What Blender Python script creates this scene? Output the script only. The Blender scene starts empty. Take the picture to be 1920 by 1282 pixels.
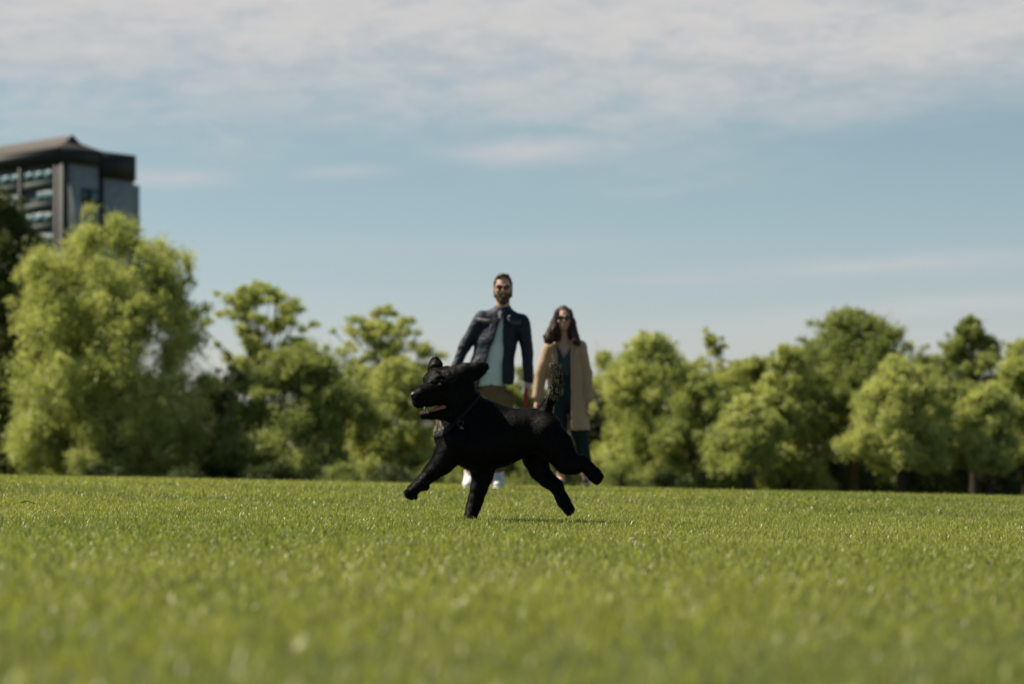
import bpy, math, random
import numpy as np
from mathutils import Vector, noise as mnoise
R = math.radians
rng = np.random.default_rng(7)
random.seed(7)
S = bpy.context.scene
COL = S.collection

# ------------------------------------------------------------------ camera
FOC = 80.0
FP = FOC/36.0*1920.0            # focal length in photo pixels
HCAM = 0.27
PITCH = math.atan((865-641)/FP)
ROLL = R(0.6)
DOG_D = 11.1
fw = np.array([0, math.cos(PITCH), math.sin(PITCH)])
r0 = np.array([1.0, 0, 0]); u0 = np.array([0, -math.sin(PITCH), math.cos(PITCH)])
rt = math.cos(ROLL)*r0 - math.sin(ROLL)*u0
up = math.cos(ROLL)*u0 + math.sin(ROLL)*r0
cam_d = bpy.data.cameras.new("camera"); cam = bpy.data.objects.new("camera", cam_d); COL.objects.link(cam)
from mathutils import Matrix
cam.matrix_world = Matrix(((rt[0], up[0], -fw[0], 0), (rt[1], up[1], -fw[1], 0), (rt[2], up[2], -fw[2], HCAM), (0, 0, 0, 1)))
cam_d.lens = FOC; cam_d.sensor_width = 36; cam_d.clip_end = 5000; cam_d.clip_start = 0.1
cam_d.dof.use_dof = True; cam_d.dof.focus_distance = DOG_D; cam_d.dof.aperture_fstop = 2.6
S.camera = cam
def at(px, py, Y):
    "world point seen at photo pixel (px, py) at distance Y in front of the camera"
    d = fw*FP + rt*(px-960) - up*(py-641)
    return np.array([0, 0, HCAM]) + d*(Y/d[1])

# ------------------------------------------------------------------ light
SUN_EL, SUN_AZ = 50.0, 15.0      # elevation; degrees beyond "left" towards the background
sd = np.array([-math.cos(R(SUN_EL))*math.cos(R(SUN_AZ)), math.cos(R(SUN_EL))*math.sin(R(SUN_AZ)), math.sin(R(SUN_EL))])
sl = bpy.data.lights.new("sun", 'SUN'); sl.energy = 5.0; sl.angle = R(0.53); sl.color = (1.0, 0.90, 0.74)
sun = bpy.data.objects.new("sun", sl); COL.objects.link(sun)
sun.rotation_mode = 'QUATERNION'; sun.rotation_quaternion = Vector(sd).to_track_quat('Z', 'Y')
S.view_settings.view_transform = 'Standard'; S.view_settings.look = 'None'
S.view_settings.exposure = 0.7; S.view_settings.gamma = 1.0
S.render.engine = 'CYCLES'
S.cycles.use_denoising = True
S.cycles.max_bounces = 6; S.cycles.transparent_max_bounces = 4; S.cycles.diffuse_bounces = 2
S.cycles.sample_clamp_indirect = 4.0

# ------------------------------------------------------------------ world: sky with a high cloud sheet
W = bpy.data.worlds.new("World"); S.world = W; W.use_nodes = True
nt = W.node_tree; N = nt.nodes; L = nt.links; N.clear()
def mnode(op, a, b=None, c=None, clamp=False):
    n = N.new('ShaderNodeMath'); n.operation = op; n.use_clamp = clamp
    for i, v in enumerate((a, b, c)):
        if v is None: continue
        if isinstance(v, (int, float)): n.inputs[i].default_value = v
        else: L.new(v, n.inputs[i])
    return n.outputs[0]
def sstep(v, lo, hi):
    n = N.new('ShaderNodeMapRange'); n.interpolation_type = 'SMOOTHSTEP'
    L.new(v, n.inputs[0]); n.inputs[1].default_value = lo; n.inputs[2].default_value = hi
    return n.outputs[0]
def wnoise(vec, sx, sy, det=6, rough=.55, off=0.0, dist=0.0):
    m = N.new('ShaderNodeMapping'); L.new(vec, m.inputs[0]); m.inputs[3].default_value = (sx, sy, 1); m.inputs[1].default_value = (off, off*.7, off)
    n = N.new('ShaderNodeTexNoise'); L.new(m.outputs[0], n.inputs['Vector']); n.inputs['Scale'].default_value = 1
    n.inputs['Detail'].default_value = det; n.inputs['Roughness'].default_value = rough; n.inputs['Distortion'].default_value = dist
    return n.outputs['Fac']
tc = N.new('ShaderNodeTexCoord'); sp = N.new('ShaderNodeSeparateXYZ'); L.new(tc.outputs['Generated'], sp.inputs[0])
AZ = mnode('MULTIPLY', mnode('ARCTAN2', sp.outputs[0], sp.outputs[1]), 4.267)    # azimuth, about -1 .. 1 across the view
EL = mnode('MULTIPLY', sp.outputs[2], 4.267)                                       # height above the horizon, about 0 .. 0.87
cb = N.new('ShaderNodeCombineXYZ'); L.new(AZ, cb.inputs[0]); L.new(EL, cb.inputs[1]); V2 = cb.outputs[0]
n_big = wnoise(V2, 1.6, 6.0, 7, .55, 3.1)
n_mot = wnoise(V2, 5.0, 17.0, 7, .62, 9.7, .35)
n_fine = wnoise(V2, 14.0, 40.0, 5, .6, 1.3, .3)
# lower edge of the sheet: dips in the middle right, climbs at the far right
edge = mnode('SUBTRACT', EL, mnode('MULTIPLY', sstep(AZ, .45, 1.1), .07))
edge = mnode('ADD', edge, mnode('MULTIPLY', mnode('SUBTRACT', n_big, .5), .34))
sheet = sstep(edge, .50, .70)
mott = mnode('ADD', mnode('MULTIPLY', n_mot, 1.5), mnode('MULTIPLY', n_fine, .30))
mott = sstep(mott, .50, 1.18)
heavy = sstep(mnode('ADD', EL, mnode('MULTIPLY', AZ, .05)), .60, .86)              # thicker towards the top
body = mnode('ADD', mnode('MULTIPLY', mott, .50), mnode('MULTIPLY', heavy, .56))
dens = mnode('MULTIPLY', sheet, mnode('MINIMUM', mnode('ADD', body, .12), 1.0))
# the cloud bank lies in this part of the sky only; overhead and behind it is open blue
dens = mnode('MULTIPLY', dens, mnode('SUBTRACT', 1.0, sstep(EL, 1.1, 1.9)))
dens = mnode('MULTIPLY', dens, mnode('SUBTRACT', 1.0, sstep(mnode('ABSOLUTE', AZ), 3.2, 5.5)))
def streak(cx, cy, wx, wy, amt, slope=0.0):
    "a soft wisp centred at azimuth cx, height cy"
    dx = mnode('DIVIDE', mnode('SUBTRACT', AZ, cx), wx)
    yy = mnode('SUBTRACT', mnode('SUBTRACT', EL, cy), mnode('MULTIPLY', mnode('SUBTRACT', AZ, cx), slope))
    yy = mnode('ADD', yy, mnode('MULTIPLY', mnode('SUBTRACT', n_mot, .5), wy*1.6))
    dy = mnode('DIVIDE', yy, wy)
    r = mnode('ADD', mnode('MULTIPLY', dx, dx), mnode('MULTIPLY', dy, dy))
    g = mnode('POWER', 2.718, mnode('MULTIPLY', r, -1.0))
    g = mnode('MULTIPLY', g, mnode('ADD', .45, n_big))
    return mnode('MULTIPLY', g, amt*1.35)
for a in ((.04, .577, .17, .018, .42, .02), (-.32, .542, .09, .014, .36, .02), (-.64, .530, .12, .018, .42, .0),
          (.72, .355, .30, .019, .38, .02), (.80, .275, .36, .02, .42, .05), (.28, .335, .12, .008, .2, 0), (-.1, .40, .5, .02, .10, 0), (.5, .22, .6, .03, .22, 0)):
    dens = mnode('ADD', dens, streak(*a))
dens = mnode('MINIMUM', dens, 1.0)
sky = N.new('ShaderNodeTexSky'); sky.sky_type = 'NISHITA'; sky.sun_disc = False
sky.sun_elevation = R(SUN_EL); sky.sun_rotation = math.atan2(sd[0], sd[1])
sky.air_density = 1.0; sky.dust_density = 0.4; sky.ozone_density = 1.0
def mix(fac, a, b, mode='MIX'):
    n = N.new('ShaderNodeMix'); n.data_type = 'RGBA'; n.blend_type = mode
    if isinstance(fac, (int, float)): n.inputs[0].default_value = fac
    else: L.new(fac, n.inputs[0])
    for i, v in ((6, a), (7, b)):
        if isinstance(v, tuple): n.inputs[i].default_value = v+(1,)
        else: L.new(v, n.inputs[i])
    return n.outputs[2]
SKY_GRADE_LO = (.72, .67, .77)    # near the horizon
SKY_GRADE_HI = (.69, .71, .64)
grade = mix(sstep(EL, .0, .7), SKY_GRADE_LO, SKY_GRADE_HI)
skyc = mix(1.0, sky.outputs[0], grade, 'MULTIPLY')
cloudc = mix(n_fine, (4.1, 4.12, 4.15), (5.15, 5.05, 5.0))
colr = mix(dens, skyc, cloudc)
bg = N.new('ShaderNodeBackground'); L.new(colr, bg.inputs[0]); bg.inputs[1].default_value = 0.08
wo = N.new('ShaderNodeOutputWorld'); L.new(bg.outputs[0], wo.inputs[0])

# ------------------------------------------------------------------ helpers
def tag(o, label=None, cat=None, group=None, kind=None):
    if label: o['label'] = label
    if cat: o['category'] = cat
    if group: o['group'] = group
    if kind: o['kind'] = kind
    return o
def empty(name, loc, label, cat, group=None):
    o = bpy.data.objects.new(name, None); COL.objects.link(o); o.location = Vector(loc)
    o.empty_display_size = .2
    return tag(o, label, cat, group)
def mesh_obj(name, V, F, mat, parent=None, smooth=True, tone=None, fn=None):
    """V (n,3) world coordinates; F (m,k) array of faces; parented objects keep world placement"""
    V = np.asarray(V, dtype=np.float32).reshape(-1, 3)
    if parent is not None:
        off = np.array(parent.location, dtype=np.float32)
        p = parent.parent
        while p is not None: off = off+np.array(p.location, dtype=np.float32); p = p.parent
        V = V-off
    me = bpy.data.meshes.new(name)
    if isinstance(F, np.ndarray):
        m, k = F.shape
        me.vertices.add(len(V)); me.vertices.foreach_set('co', V.ravel())
        me.loops.add(m*k); me.loops.foreach_set('vertex_index', F.astype(np.int32).ravel())
        me.polygons.add(m); me.polygons.foreach_set('loop_start', np.arange(0, m*k, k, dtype=np.int32))
        me.update(calc_edges=True); me.validate()
    else:
        me.from_pydata([tuple(v) for v in V], [], [tuple(f) for f in F]); me.update()
    if smooth: me.polygons.foreach_set('use_smooth', np.ones(len(me.polygons), dtype=bool))
    if tone is not None and len(tone) == len(me.polygons):
        at_ = me.attributes.new('tone', 'FLOAT', 'FACE'); at_.data.foreach_set('value', np.asarray(tone, dtype=np.float32))
    me.materials.append(mat)
    o = bpy.data.objects.new(name, me); COL.objects.link(o)
    if parent is not None: o.parent = parent
    return o

def new_mat(name):
    m = bpy.data.materials.new(name); m.use_nodes = True
    t = m.node_tree; t.nodes.clear()
    out = t.nodes.new('ShaderNodeOutputMaterial'); return m, t, out
def pmat(name, col, rough=.7, spec=.4, var=.25, vscale=6, bump=.0, bscale=40, sheen=0, metal=0, stretch=(1, 1, 1), coat=0, col2=None, bdist=.01):
    m, t, out = new_mat(name)
    b = t.nodes.new('ShaderNodeBsdfPrincipled'); t.links.new(b.outputs[0], out.inputs[0])
    tcn = t.nodes.new('ShaderNodeTexCoord'); mp = t.nodes.new('ShaderNodeMapping'); mp.inputs[3].default_value = stretch
    t.links.new(tcn.outputs['Object'], mp.inputs[0])
    n = t.nodes.new('ShaderNodeTexNoise'); n.inputs['Scale'].default_value = vscale; n.inputs['Detail'].default_value = 5
    t.links.new(mp.outputs[0], n.inputs['Vector'])
    mx = t.nodes.new('ShaderNodeMix'); mx.data_type = 'RGBA'
    c2 = col2 or tuple(c*(1-var) for c in col); c1 = col if col2 else tuple(min(1, c*(1+var)) for c in col)
    mx.inputs[6].default_value = c1+(1,); mx.inputs[7].default_value = c2+(1,)
    mr = t.nodes.new('ShaderNodeMapRange'); mr.inputs[1].default_value = .3; mr.inputs[2].default_value = .7
    t.links.new(n.outputs[0], mr.inputs[0]); t.links.new(mr.outputs[0], mx.inputs[0]); t.links.new(mx.outputs[2], b.inputs['Base Color'])
    b.inputs['Roughness'].default_value = rough; b.inputs['Specular IOR Level'].default_value = spec
    b.inputs['Metallic'].default_value = metal; b.inputs['Sheen Weight'].default_value = sheen; b.inputs['Coat Weight'].default_value = coat
    if bump:
        n2 = t.nodes.new('ShaderNodeTexNoise'); n2.inputs['Scale'].default_value = bscale; n2.inputs['Detail'].default_value = 4
        t.links.new(mp.outputs[0], n2.inputs['Vector'])
        bn = t.nodes.new('ShaderNodeBump'); bn.inputs['Strength'].default_value = bump; bn.inputs['Distance'].default_value = bdist
        t.links.new(n2.outputs[0], bn.inputs['Height']); t.links.new(bn.outputs[0], b.inputs['Normal'])
    return m
def leaf_mat(name, ca, cb_, rough=.45, transl=.4, spec=.4, tcol=1.25):
    "thin leaf or blade: gloss + diffuse, part of the light passes through; 'tone' mixes two leaf colours"
    m, t, out = new_mat(name)
    b = t.nodes.new('ShaderNodeBsdfPrincipled'); tr = t.nodes.new('ShaderNodeBsdfTranslucent'); ms = t.nodes.new('ShaderNodeMixShader')
    a = t.nodes.new('ShaderNodeAttribute'); a.attribute_name = 'tone'
    mx = t.nodes.new('ShaderNodeMix'); mx.data_type = 'RGBA'; mx.inputs[6].default_value = ca+(1,); mx.inputs[7].default_value = cb_+(1,)
    t.links.new(a.outputs['Fac'], mx.inputs[0]); t.links.new(mx.outputs[2], b.inputs['Base Color'])
    m2 = t.nodes.new('ShaderNodeMix'); m2.data_type = 'RGBA'; m2.blend_type = 'MULTIPLY'; m2.inputs[0].default_value = 1
    t.links.new(mx.outputs[2], m2.inputs[6]); m2.inputs[7].default_value = (1.1*tcol, 1.1*tcol, .7*tcol, 1); m2.clamp_result = False
    t.links.new(m2.outputs[2], tr.inputs[0])
    b.inputs['Roughness'].default_value = rough; b.inputs['Specular IOR Level'].default_value = spec
    ms.inputs[0].default_value = transl; t.links.new(b.outputs[0], ms.inputs[1]); t.links.new(tr.outputs[0], ms.inputs[2]); t.links.new(ms.outputs[0], out.inputs[0])
    return m

# ------------------------------------------------------------------ ground
def gz(x, y):
    x = np.asarray(x, float); y = np.asarray(y, float)
    t = np.clip((y-24)/45, 0, 1); t = t*t*(3-2*t)
    near = -.029*np.clip((y-2)/9, 0, 1) + .059*np.exp(-((y-19.0)/4.0)**2)
    far = np.where(y > 24, .27-.01125*y-.35*t, 0)
    z = np.where(y > 24, far, near*(1-np.clip((y-20)/4, 0, 1)))
    z = np.where(y > 150, .27-.01125*150-.35 - .0*(y-150), z)
    bump = .006*np.sin(x*1.9+y*.7)*np.sin(y*1.3-x*.6) * np.clip((y-3)/6, 0, 1)*np.clip((30-y)/6, 0, 1)
    return z - .0312*np.clip(x, -60, 60) + bump
ys = np.concatenate([np.linspace(-4, 30, 171), np.linspace(31, 160, 90), np.array([200, 300, 500, 900, 1600, 3000])])
xs = np.concatenate([[-2500, -900, -300, -120], np.linspace(-60, -10, 41), np.linspace(-9.75, 9.75, 79), np.linspace(10, 60, 41), [120, 300, 900, 2500]])
GX, GY = np.meshgrid(xs, ys)
GV = np.stack([GX, GY, gz(GX, GY)], -1).reshape(-1, 3)
nx, ny = len(xs), len(ys)
ii, jj = np.meshgrid(np.arange(nx-1), np.arange(ny-1))
b_ = (jj*nx+ii).ravel(); GF = np.stack([b_, b_+1, b_+1+nx, b_+nx], -1)
gm = pmat('soil_and_turf', (.075, .085, .028), .95, .1, vscale=3, col2=(.045, .06, .02), bump=.5, bscale=60)
tag(mesh_obj('ground', GV, GF, gm), kind='structure')

def blades(x, y, h, w, lean, seed=0):
    n = len(x); g = np.random.default_rng(seed)
    th = g.uniform(0, 2*np.pi, n); ph = g.uniform(0, 2*np.pi, n)
    z = gz(x, y)-.003
    wx, wy = np.cos(th)*w*.5, np.sin(th)*w*.5
    lx, ly = np.cos(ph)*lean*h, np.sin(ph)*lean*h
    P = np.empty((n, 5, 3), np.float32)
    P[:, 0] = np.stack([x-wx, y-wy, z], -1); P[:, 1] = np.stack([x+wx, y+wy, z], -1)
    mx_, my_, mz = x+lx*.35, y+ly*.35, z+h*.62
    P[:, 2] = np.stack([mx_+wx*.8, my_+wy*.8, mz], -1); P[:, 3] = np.stack([mx_-wx*.8, my_-wy*.8, mz], -1)
    P[:, 4] = np.stack([x+lx, y+ly, z+h*np.sqrt(np.clip(1-(lean*.6)**2, .2, 1))], -1)
    b = np.arange(n)*5
    Q = np.stack([b, b+1, b+2, b+3], -1); T = np.stack([b+3, b+2, b+4], -1)
    return P.reshape(-1, 3), Q, T
def mesh_mixed(name, V, Q, T, mat, toneQ, toneT):
    me = bpy.data.meshes.new(name)
    me.vertices.add(len(V)); me.vertices.foreach_set('co', V.astype(np.float32).ravel())
    nq, nt_ = len(Q), len(T)
    me.loops.add(nq*4+nt_*3); me.loops.foreach_set('vertex_index', np.concatenate([Q.ravel(), T.ravel()]).astype(np.int32))
    me.polygons.add(nq+nt_)
    me.polygons.foreach_set('loop_start', np.concatenate([np.arange(nq)*4, nq*4+np.arange(nt_)*3]).astype(np.int32))
    me.update(calc_edges=True)
    me.polygons.foreach_set('use_smooth', np.ones(nq+nt_, dtype=bool))
    a = me.attributes.new('tone', 'FLOAT', 'FACE'); a.data.foreach_set('value', np.concatenate([toneQ, toneT]).astype(np.float32))
    me.materials.append(mat)
    o = bpy.data.objects.new(name, me); COL.objects.link(o); return o
def patchy(x, y):
    "slow variation over the lawn, 0..1"
    v = np.sin(x*1.7+1.3*np.sin(y*.9))*np.sin(y*1.1+.8*np.sin(x*1.3+2))*.5 + np.sin(x*4.3+y*2.1+np.sin(y*3.))*np.sin(y*3.7-x*1.2)*.3
    v += np.sin(x*11+np.sin(y*7)*2)*np.sin(y*9.3+x*3)*.2
    return np.clip(.5+.5*v, 0, 1)
def strip(d0, d1, dens, wid):
    A = .5*(d1*d1-d0*d0)*2*wid+(d1-d0)*1.1; n = int(A*dens)
    d = np.sqrt(rng.uniform(d0*d0, d1*d1, n)); x = rng.uniform(-1, 1, n)*(wid*d+.55)
    return x, d
gx, gy, gh, gw = [], [], [], []
for d0, d1, dens, wid, hh, ww in ((2.3, 4.5, 4200, .31, .029, .0036), (4.5, 8.5, 4600, .28, .027, .0034), (8.5, 14, 5600, .26, .024, .0032), (14, 27, 1500, .26, .030, .005)):
    x, y = strip(d0, d1, dens, wid)
    p = patchy(x, y); keep = rng.uniform(0, 1, len(x)) < .55+.45*p
    x, y, p = x[keep], y[keep], p[keep]
    gx.append(x); gy.append(y); gh.append(hh*(.65+.5*p)*rng.lognormal(0, .28, len(x))); gw.append(ww*rng.uniform(.6, 1.3, len(x)))
gx, gy, gh, gw = map(np.concatenate, (gx, gy, gh, gw))
gw = np.where(rng.uniform(0, 1, len(gw)) < .03, gw*2.4, gw)
lean = np.clip(np.abs(rng.normal(.65, .5, len(gx))), .05, 1.8)
V, Q, T = blades(gx, gy, gh, gw, lean, 5)
tn = np.clip(-.05+.60*patchy(gx*.8+5, gy*.7+3)+.38*patchy(gx*.31+2, gy*.23+9)+rng.normal(0, .17, len(gx)), 0, 1)
dry = rng.uniform(0, 1, len(gx)) < .09; tn[dry] = rng.uniform(1.5, 2.4, dry.sum())
gmat = leaf_mat('grass_blade', (.128, .18, .026), (.35, .355, .085), rough=.38, transl=.42, spec=.35)
# straw-coloured dead blades: tone above 1 mixes on towards straw
t_ = gmat.node_tree; att = [n for n in t_.nodes if n.type == 'ATTRIBUTE'][0]; mxn = [n for n in t_.nodes if n.type == 'MIX' and n.blend_type == 'MIX'][0]
mr = t_.nodes.new('ShaderNodeMapRange'); mr.inputs[1].default_value = 1.2; mr.inputs[2].default_value = 2.2; t_.links.new(att.outputs['Fac'], mr.inputs[0])
mxx = t_.nodes.new('ShaderNodeMix'); mxx.data_type = 'RGBA'; t_.links.new(mr.outputs[0], mxx.inputs[0]); t_.links.new(mxn.outputs[2], mxx.inputs[6]); mxx.inputs[7].default_value = (.38, .34, .17, 1)
for l in list(t_.links):
    if l.from_node == mxn and l.to_node != mxx:
        s_ = l.to_socket; t_.links.remove(l); t_.links.new(mxx.outputs[2], s_)
g_o = mesh_mixed('grass', V, Q, T, gmat, tn, tn)
tag(g_o, 'short mown olive green lawn grass covering the field', 'grass', kind='stuff')

# ------------------------------------------------------------------ implicit surfaces (bodies, clothes)
class Field:
    def __init__(s, lo, hi, h):
        s.lo = np.array(lo, float); s.h = h
        s.n = np.ceil((np.array(hi)-s.lo)/h).astype(int)+1
        s.ax = [(s.lo[i]+np.arange(s.n[i])*h).astype(np.float32) for i in range(3)]
        s.F = np.full(s.n, 1.0, np.float32)
    def copy(s):
        c = Field.__new__(Field); c.lo, c.h, c.n, c.ax = s.lo, s.h, s.n, s.ax; c.F = s.F.copy(); return c
    def sub(s, lo, hi):
        a = np.clip(np.floor((np.array(lo)-s.lo)/s.h).astype(int), 0, s.n); b = np.clip(np.ceil((np.array(hi)-s.lo)/s.h).astype(int)+1, 0, s.n)
        sl_ = tuple(slice(a[i], b[i]) for i in range(3))
        return sl_, s.ax[0][sl_[0]][:, None, None], s.ax[1][sl_[1]][None, :, None], s.ax[2][sl_[2]][None, None, :]
    def put(s, sl_, d, k, cut=False):
        a = s.F[sl_]
        if a.size == 0: return
        if cut:
            d = -d; h = np.clip(.5-.5*(d-a)/-k if False else .5+.5*(d-a)/k, 0, 1) if k > 0 else (d > a).astype(np.float32)
            s.F[sl_] = a*(1-h)+d*h+(k*h*(1-h) if k > 0 else 0)
        else:
            h = np.clip(.5+.5*(a-d)/k, 0, 1) if k > 0 else (d < a).astype(np.float32)
            s.F[sl_] = a*(1-h)+d*h-(k*h*(1-h) if k > 0 else 0)
    def cone(s, p0, ra, p1, rb, k=.02, sy=1.0, cut=False):
        p0 = np.array(p0, float); p1 = np.array(p1, float); r = max(ra, rb)+k+3*s.h
        sl_, X, Y, Z = s.sub(np.minimum(p0, p1)-r, np.maximum(p0, p1)+r)
        y0 = p0[1]; ba = p1-p0; ba = np.array([ba[0], ba[1]/sy, ba[2]])
        qx, qy, qz = X-p0[0], (Y-y0)/sy, Z-p0[2]
        bb = float(ba@ba)+1e-12
        t = np.clip((qx*ba[0]+qy*ba[1]+qz*ba[2])/bb, 0, 1)
        d = np.sqrt((qx-t*ba[0])**2+(qy-t*ba[1])**2+(qz-t*ba[2])**2)-(ra+t*(rb-ra))
        s.put(sl_, (d*min(1, sy**.5)).astype(np.float32), k, cut)
    def chain(s, pts, k=.02, sy=1.0):
        for (a, ra), (b, rb) in zip(pts[:-1], pts[1:]): s.cone(a, ra, b, rb, k, sy)
    def ell(s, c, r, k=.02, rot=None, cut=False):
        c = np.array(c, float); r = np.array(r if hasattr(r, '__len__') else (r, r, r), float); m = max(r)+k+3*s.h
        sl_, X, Y, Z = s.sub(c-m, c+m)
        q = [X-c[0], Y-c[1], Z-c[2]]
        if rot is not None:
            Rm = np.array(rot)
            q = [q[0]*Rm[0, i]+q[1]*Rm[1, i]+q[2]*Rm[2, i] for i in range(3)]
        k0 = np.sqrt((q[0]/r[0])**2+(q[1]/r[1])**2+(q[2]/r[2])**2); k1 = np.sqrt((q[0]/r[0]**2)**2+(q[1]/r[1]**2)**2+(q[2]/r[2]**2)**2)+1e-9
        s.put(sl_, (k0*(k0-1)/k1).astype(np.float32), k, cut)
    def grid(s): return s.ax[0][:, None, None], s.ax[1][None, :, None], s.ax[2][None, None, :]
    def mesh(s):
        F = s.F; nx_, ny_, nz_ = F.shape; ins = F < 0
        cnt = np.zeros((nx_-1, ny_-1, nz_-1), np.int8)
        for i in (0, 1):
            for j in (0, 1):
                for k in (0, 1): cnt += ins[i:nx_-1+i, j:ny_-1+j, k:nz_-1+k]
        I = np.argwhere((cnt > 0) & (cnt < 8))
        idx = -np.ones(cnt.shape, np.int64); idx[I[:, 0], I[:, 1], I[:, 2]] = np.arange(len(I))
        acc = np.zeros((len(I), 3)); nn = np.zeros(len(I))
        cs = [(i, j, k) for i in (0, 1) for j in (0, 1) for k in (0, 1)]
        for a in cs:
            for ax_ in range(3):
                if a[ax_] == 0:
                    b = list(a); b[ax_] = 1
                    fa = F[I[:, 0]+a[0], I[:, 1]+a[1], I[:, 2]+a[2]]; fb = F[I[:, 0]+b[0], I[:, 1]+b[1], I[:, 2]+b[2]]
                    m = (fa < 0) != (fb < 0); t = np.where(m, fa/(fa-fb+1e-12*(fa == fb)), 0)
                    p = np.tile(np.array(a, float), (len(I), 1)); p[:, ax_] = t
                    acc[m] += p[m]; nn[m] += 1
        V = s.lo+(I+acc/nn[:, None])*s.h
        faces = []
        for ax_ in range(3):
            o1, o2 = [(1, 2), (2, 0), (0, 1)][ax_]
            sa = [slice(None)]*3; sb = [slice(None)]*3; sa[ax_] = slice(0, -1); sb[ax_] = slice(1, None)
            ch = ins[tuple(sa)] != ins[tuple(sb)]
            E = np.argwhere(ch); ok = (E[:, o1] > 0) & (E[:, o2] > 0) & (E[:, o1] < F.shape[o1]-1) & (E[:, o2] < F.shape[o2]-1); E = E[ok]
            fl = ins[E[:, 0], E[:, 1], E[:, 2]]
            def cell(d1, d2):
                c = E.copy(); c[:, o1] -= d1; c[:, o2] -= d2; return idx[c[:, 0], c[:, 1], c[:, 2]]
            q = np.stack([cell(1, 1), cell(0, 1), cell(0, 0), cell(1, 0)], -1)
            q[~fl] = q[~fl][:, ::-1]; faces.append(q)
        return V, np.concatenate(faces)
def vnormals(V, F):
    n = np.cross(V[F[:, 2]]-V[F[:, 0]], V[F[:, 3]]-V[F[:, 1]]); N_ = np.zeros_like(V)
    for k in range(4): np.add.at(N_, F[:, k], n)
    return N_/(np.linalg.norm(N_, axis=1, keepdims=True)+1e-12)
def wrinkle(V, F, amp, sc, mask=None):
    Nn = vnormals(V, F)
    d = np.array([mnoise.fractal(Vector((p[0]*sc[0], p[1]*sc[1], p[2]*sc[2])), 1.0, 2.0, 3) for p in V])
    if mask is not None: d *= mask
    return V+Nn*(d*amp)[:, None]
def tube(pts, rad, sides=6):
    "swept tube through pts with radii"
    pts = np.array(pts, float); n = len(pts); V = []; F = []
    for i in range(n):
        d = pts[min(i+1, n-1)]-pts[max(i-1, 0)]; d /= np.linalg.norm(d)+1e-9
        a = np.cross(d, [0, 0, 1.0] if abs(d[2]) < .9 else [1.0, 0, 0]); a /= np.linalg.norm(a); b = np.cross(d, a)
        for j in range(sides):
            th = 2*math.pi*j/sides; V.append(pts[i]+(a*math.cos(th)+b*math.sin(th))*rad[i])
    for i in range(n-1):
        for j in range(sides):
            k = (j+1) % sides; F.append((i*sides+j, i*sides+k, (i+1)*sides+k, (i+1)*sides+j))
    return np.array(V), np.array(F)
def join(parts):
    Vs, Fs, o = [], [], 0
    for V, F in parts: Vs.append(V); Fs.append(np.asarray(F)+o); o += len(V)
    return np.concatenate(Vs), np.concatenate(Fs)

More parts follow.
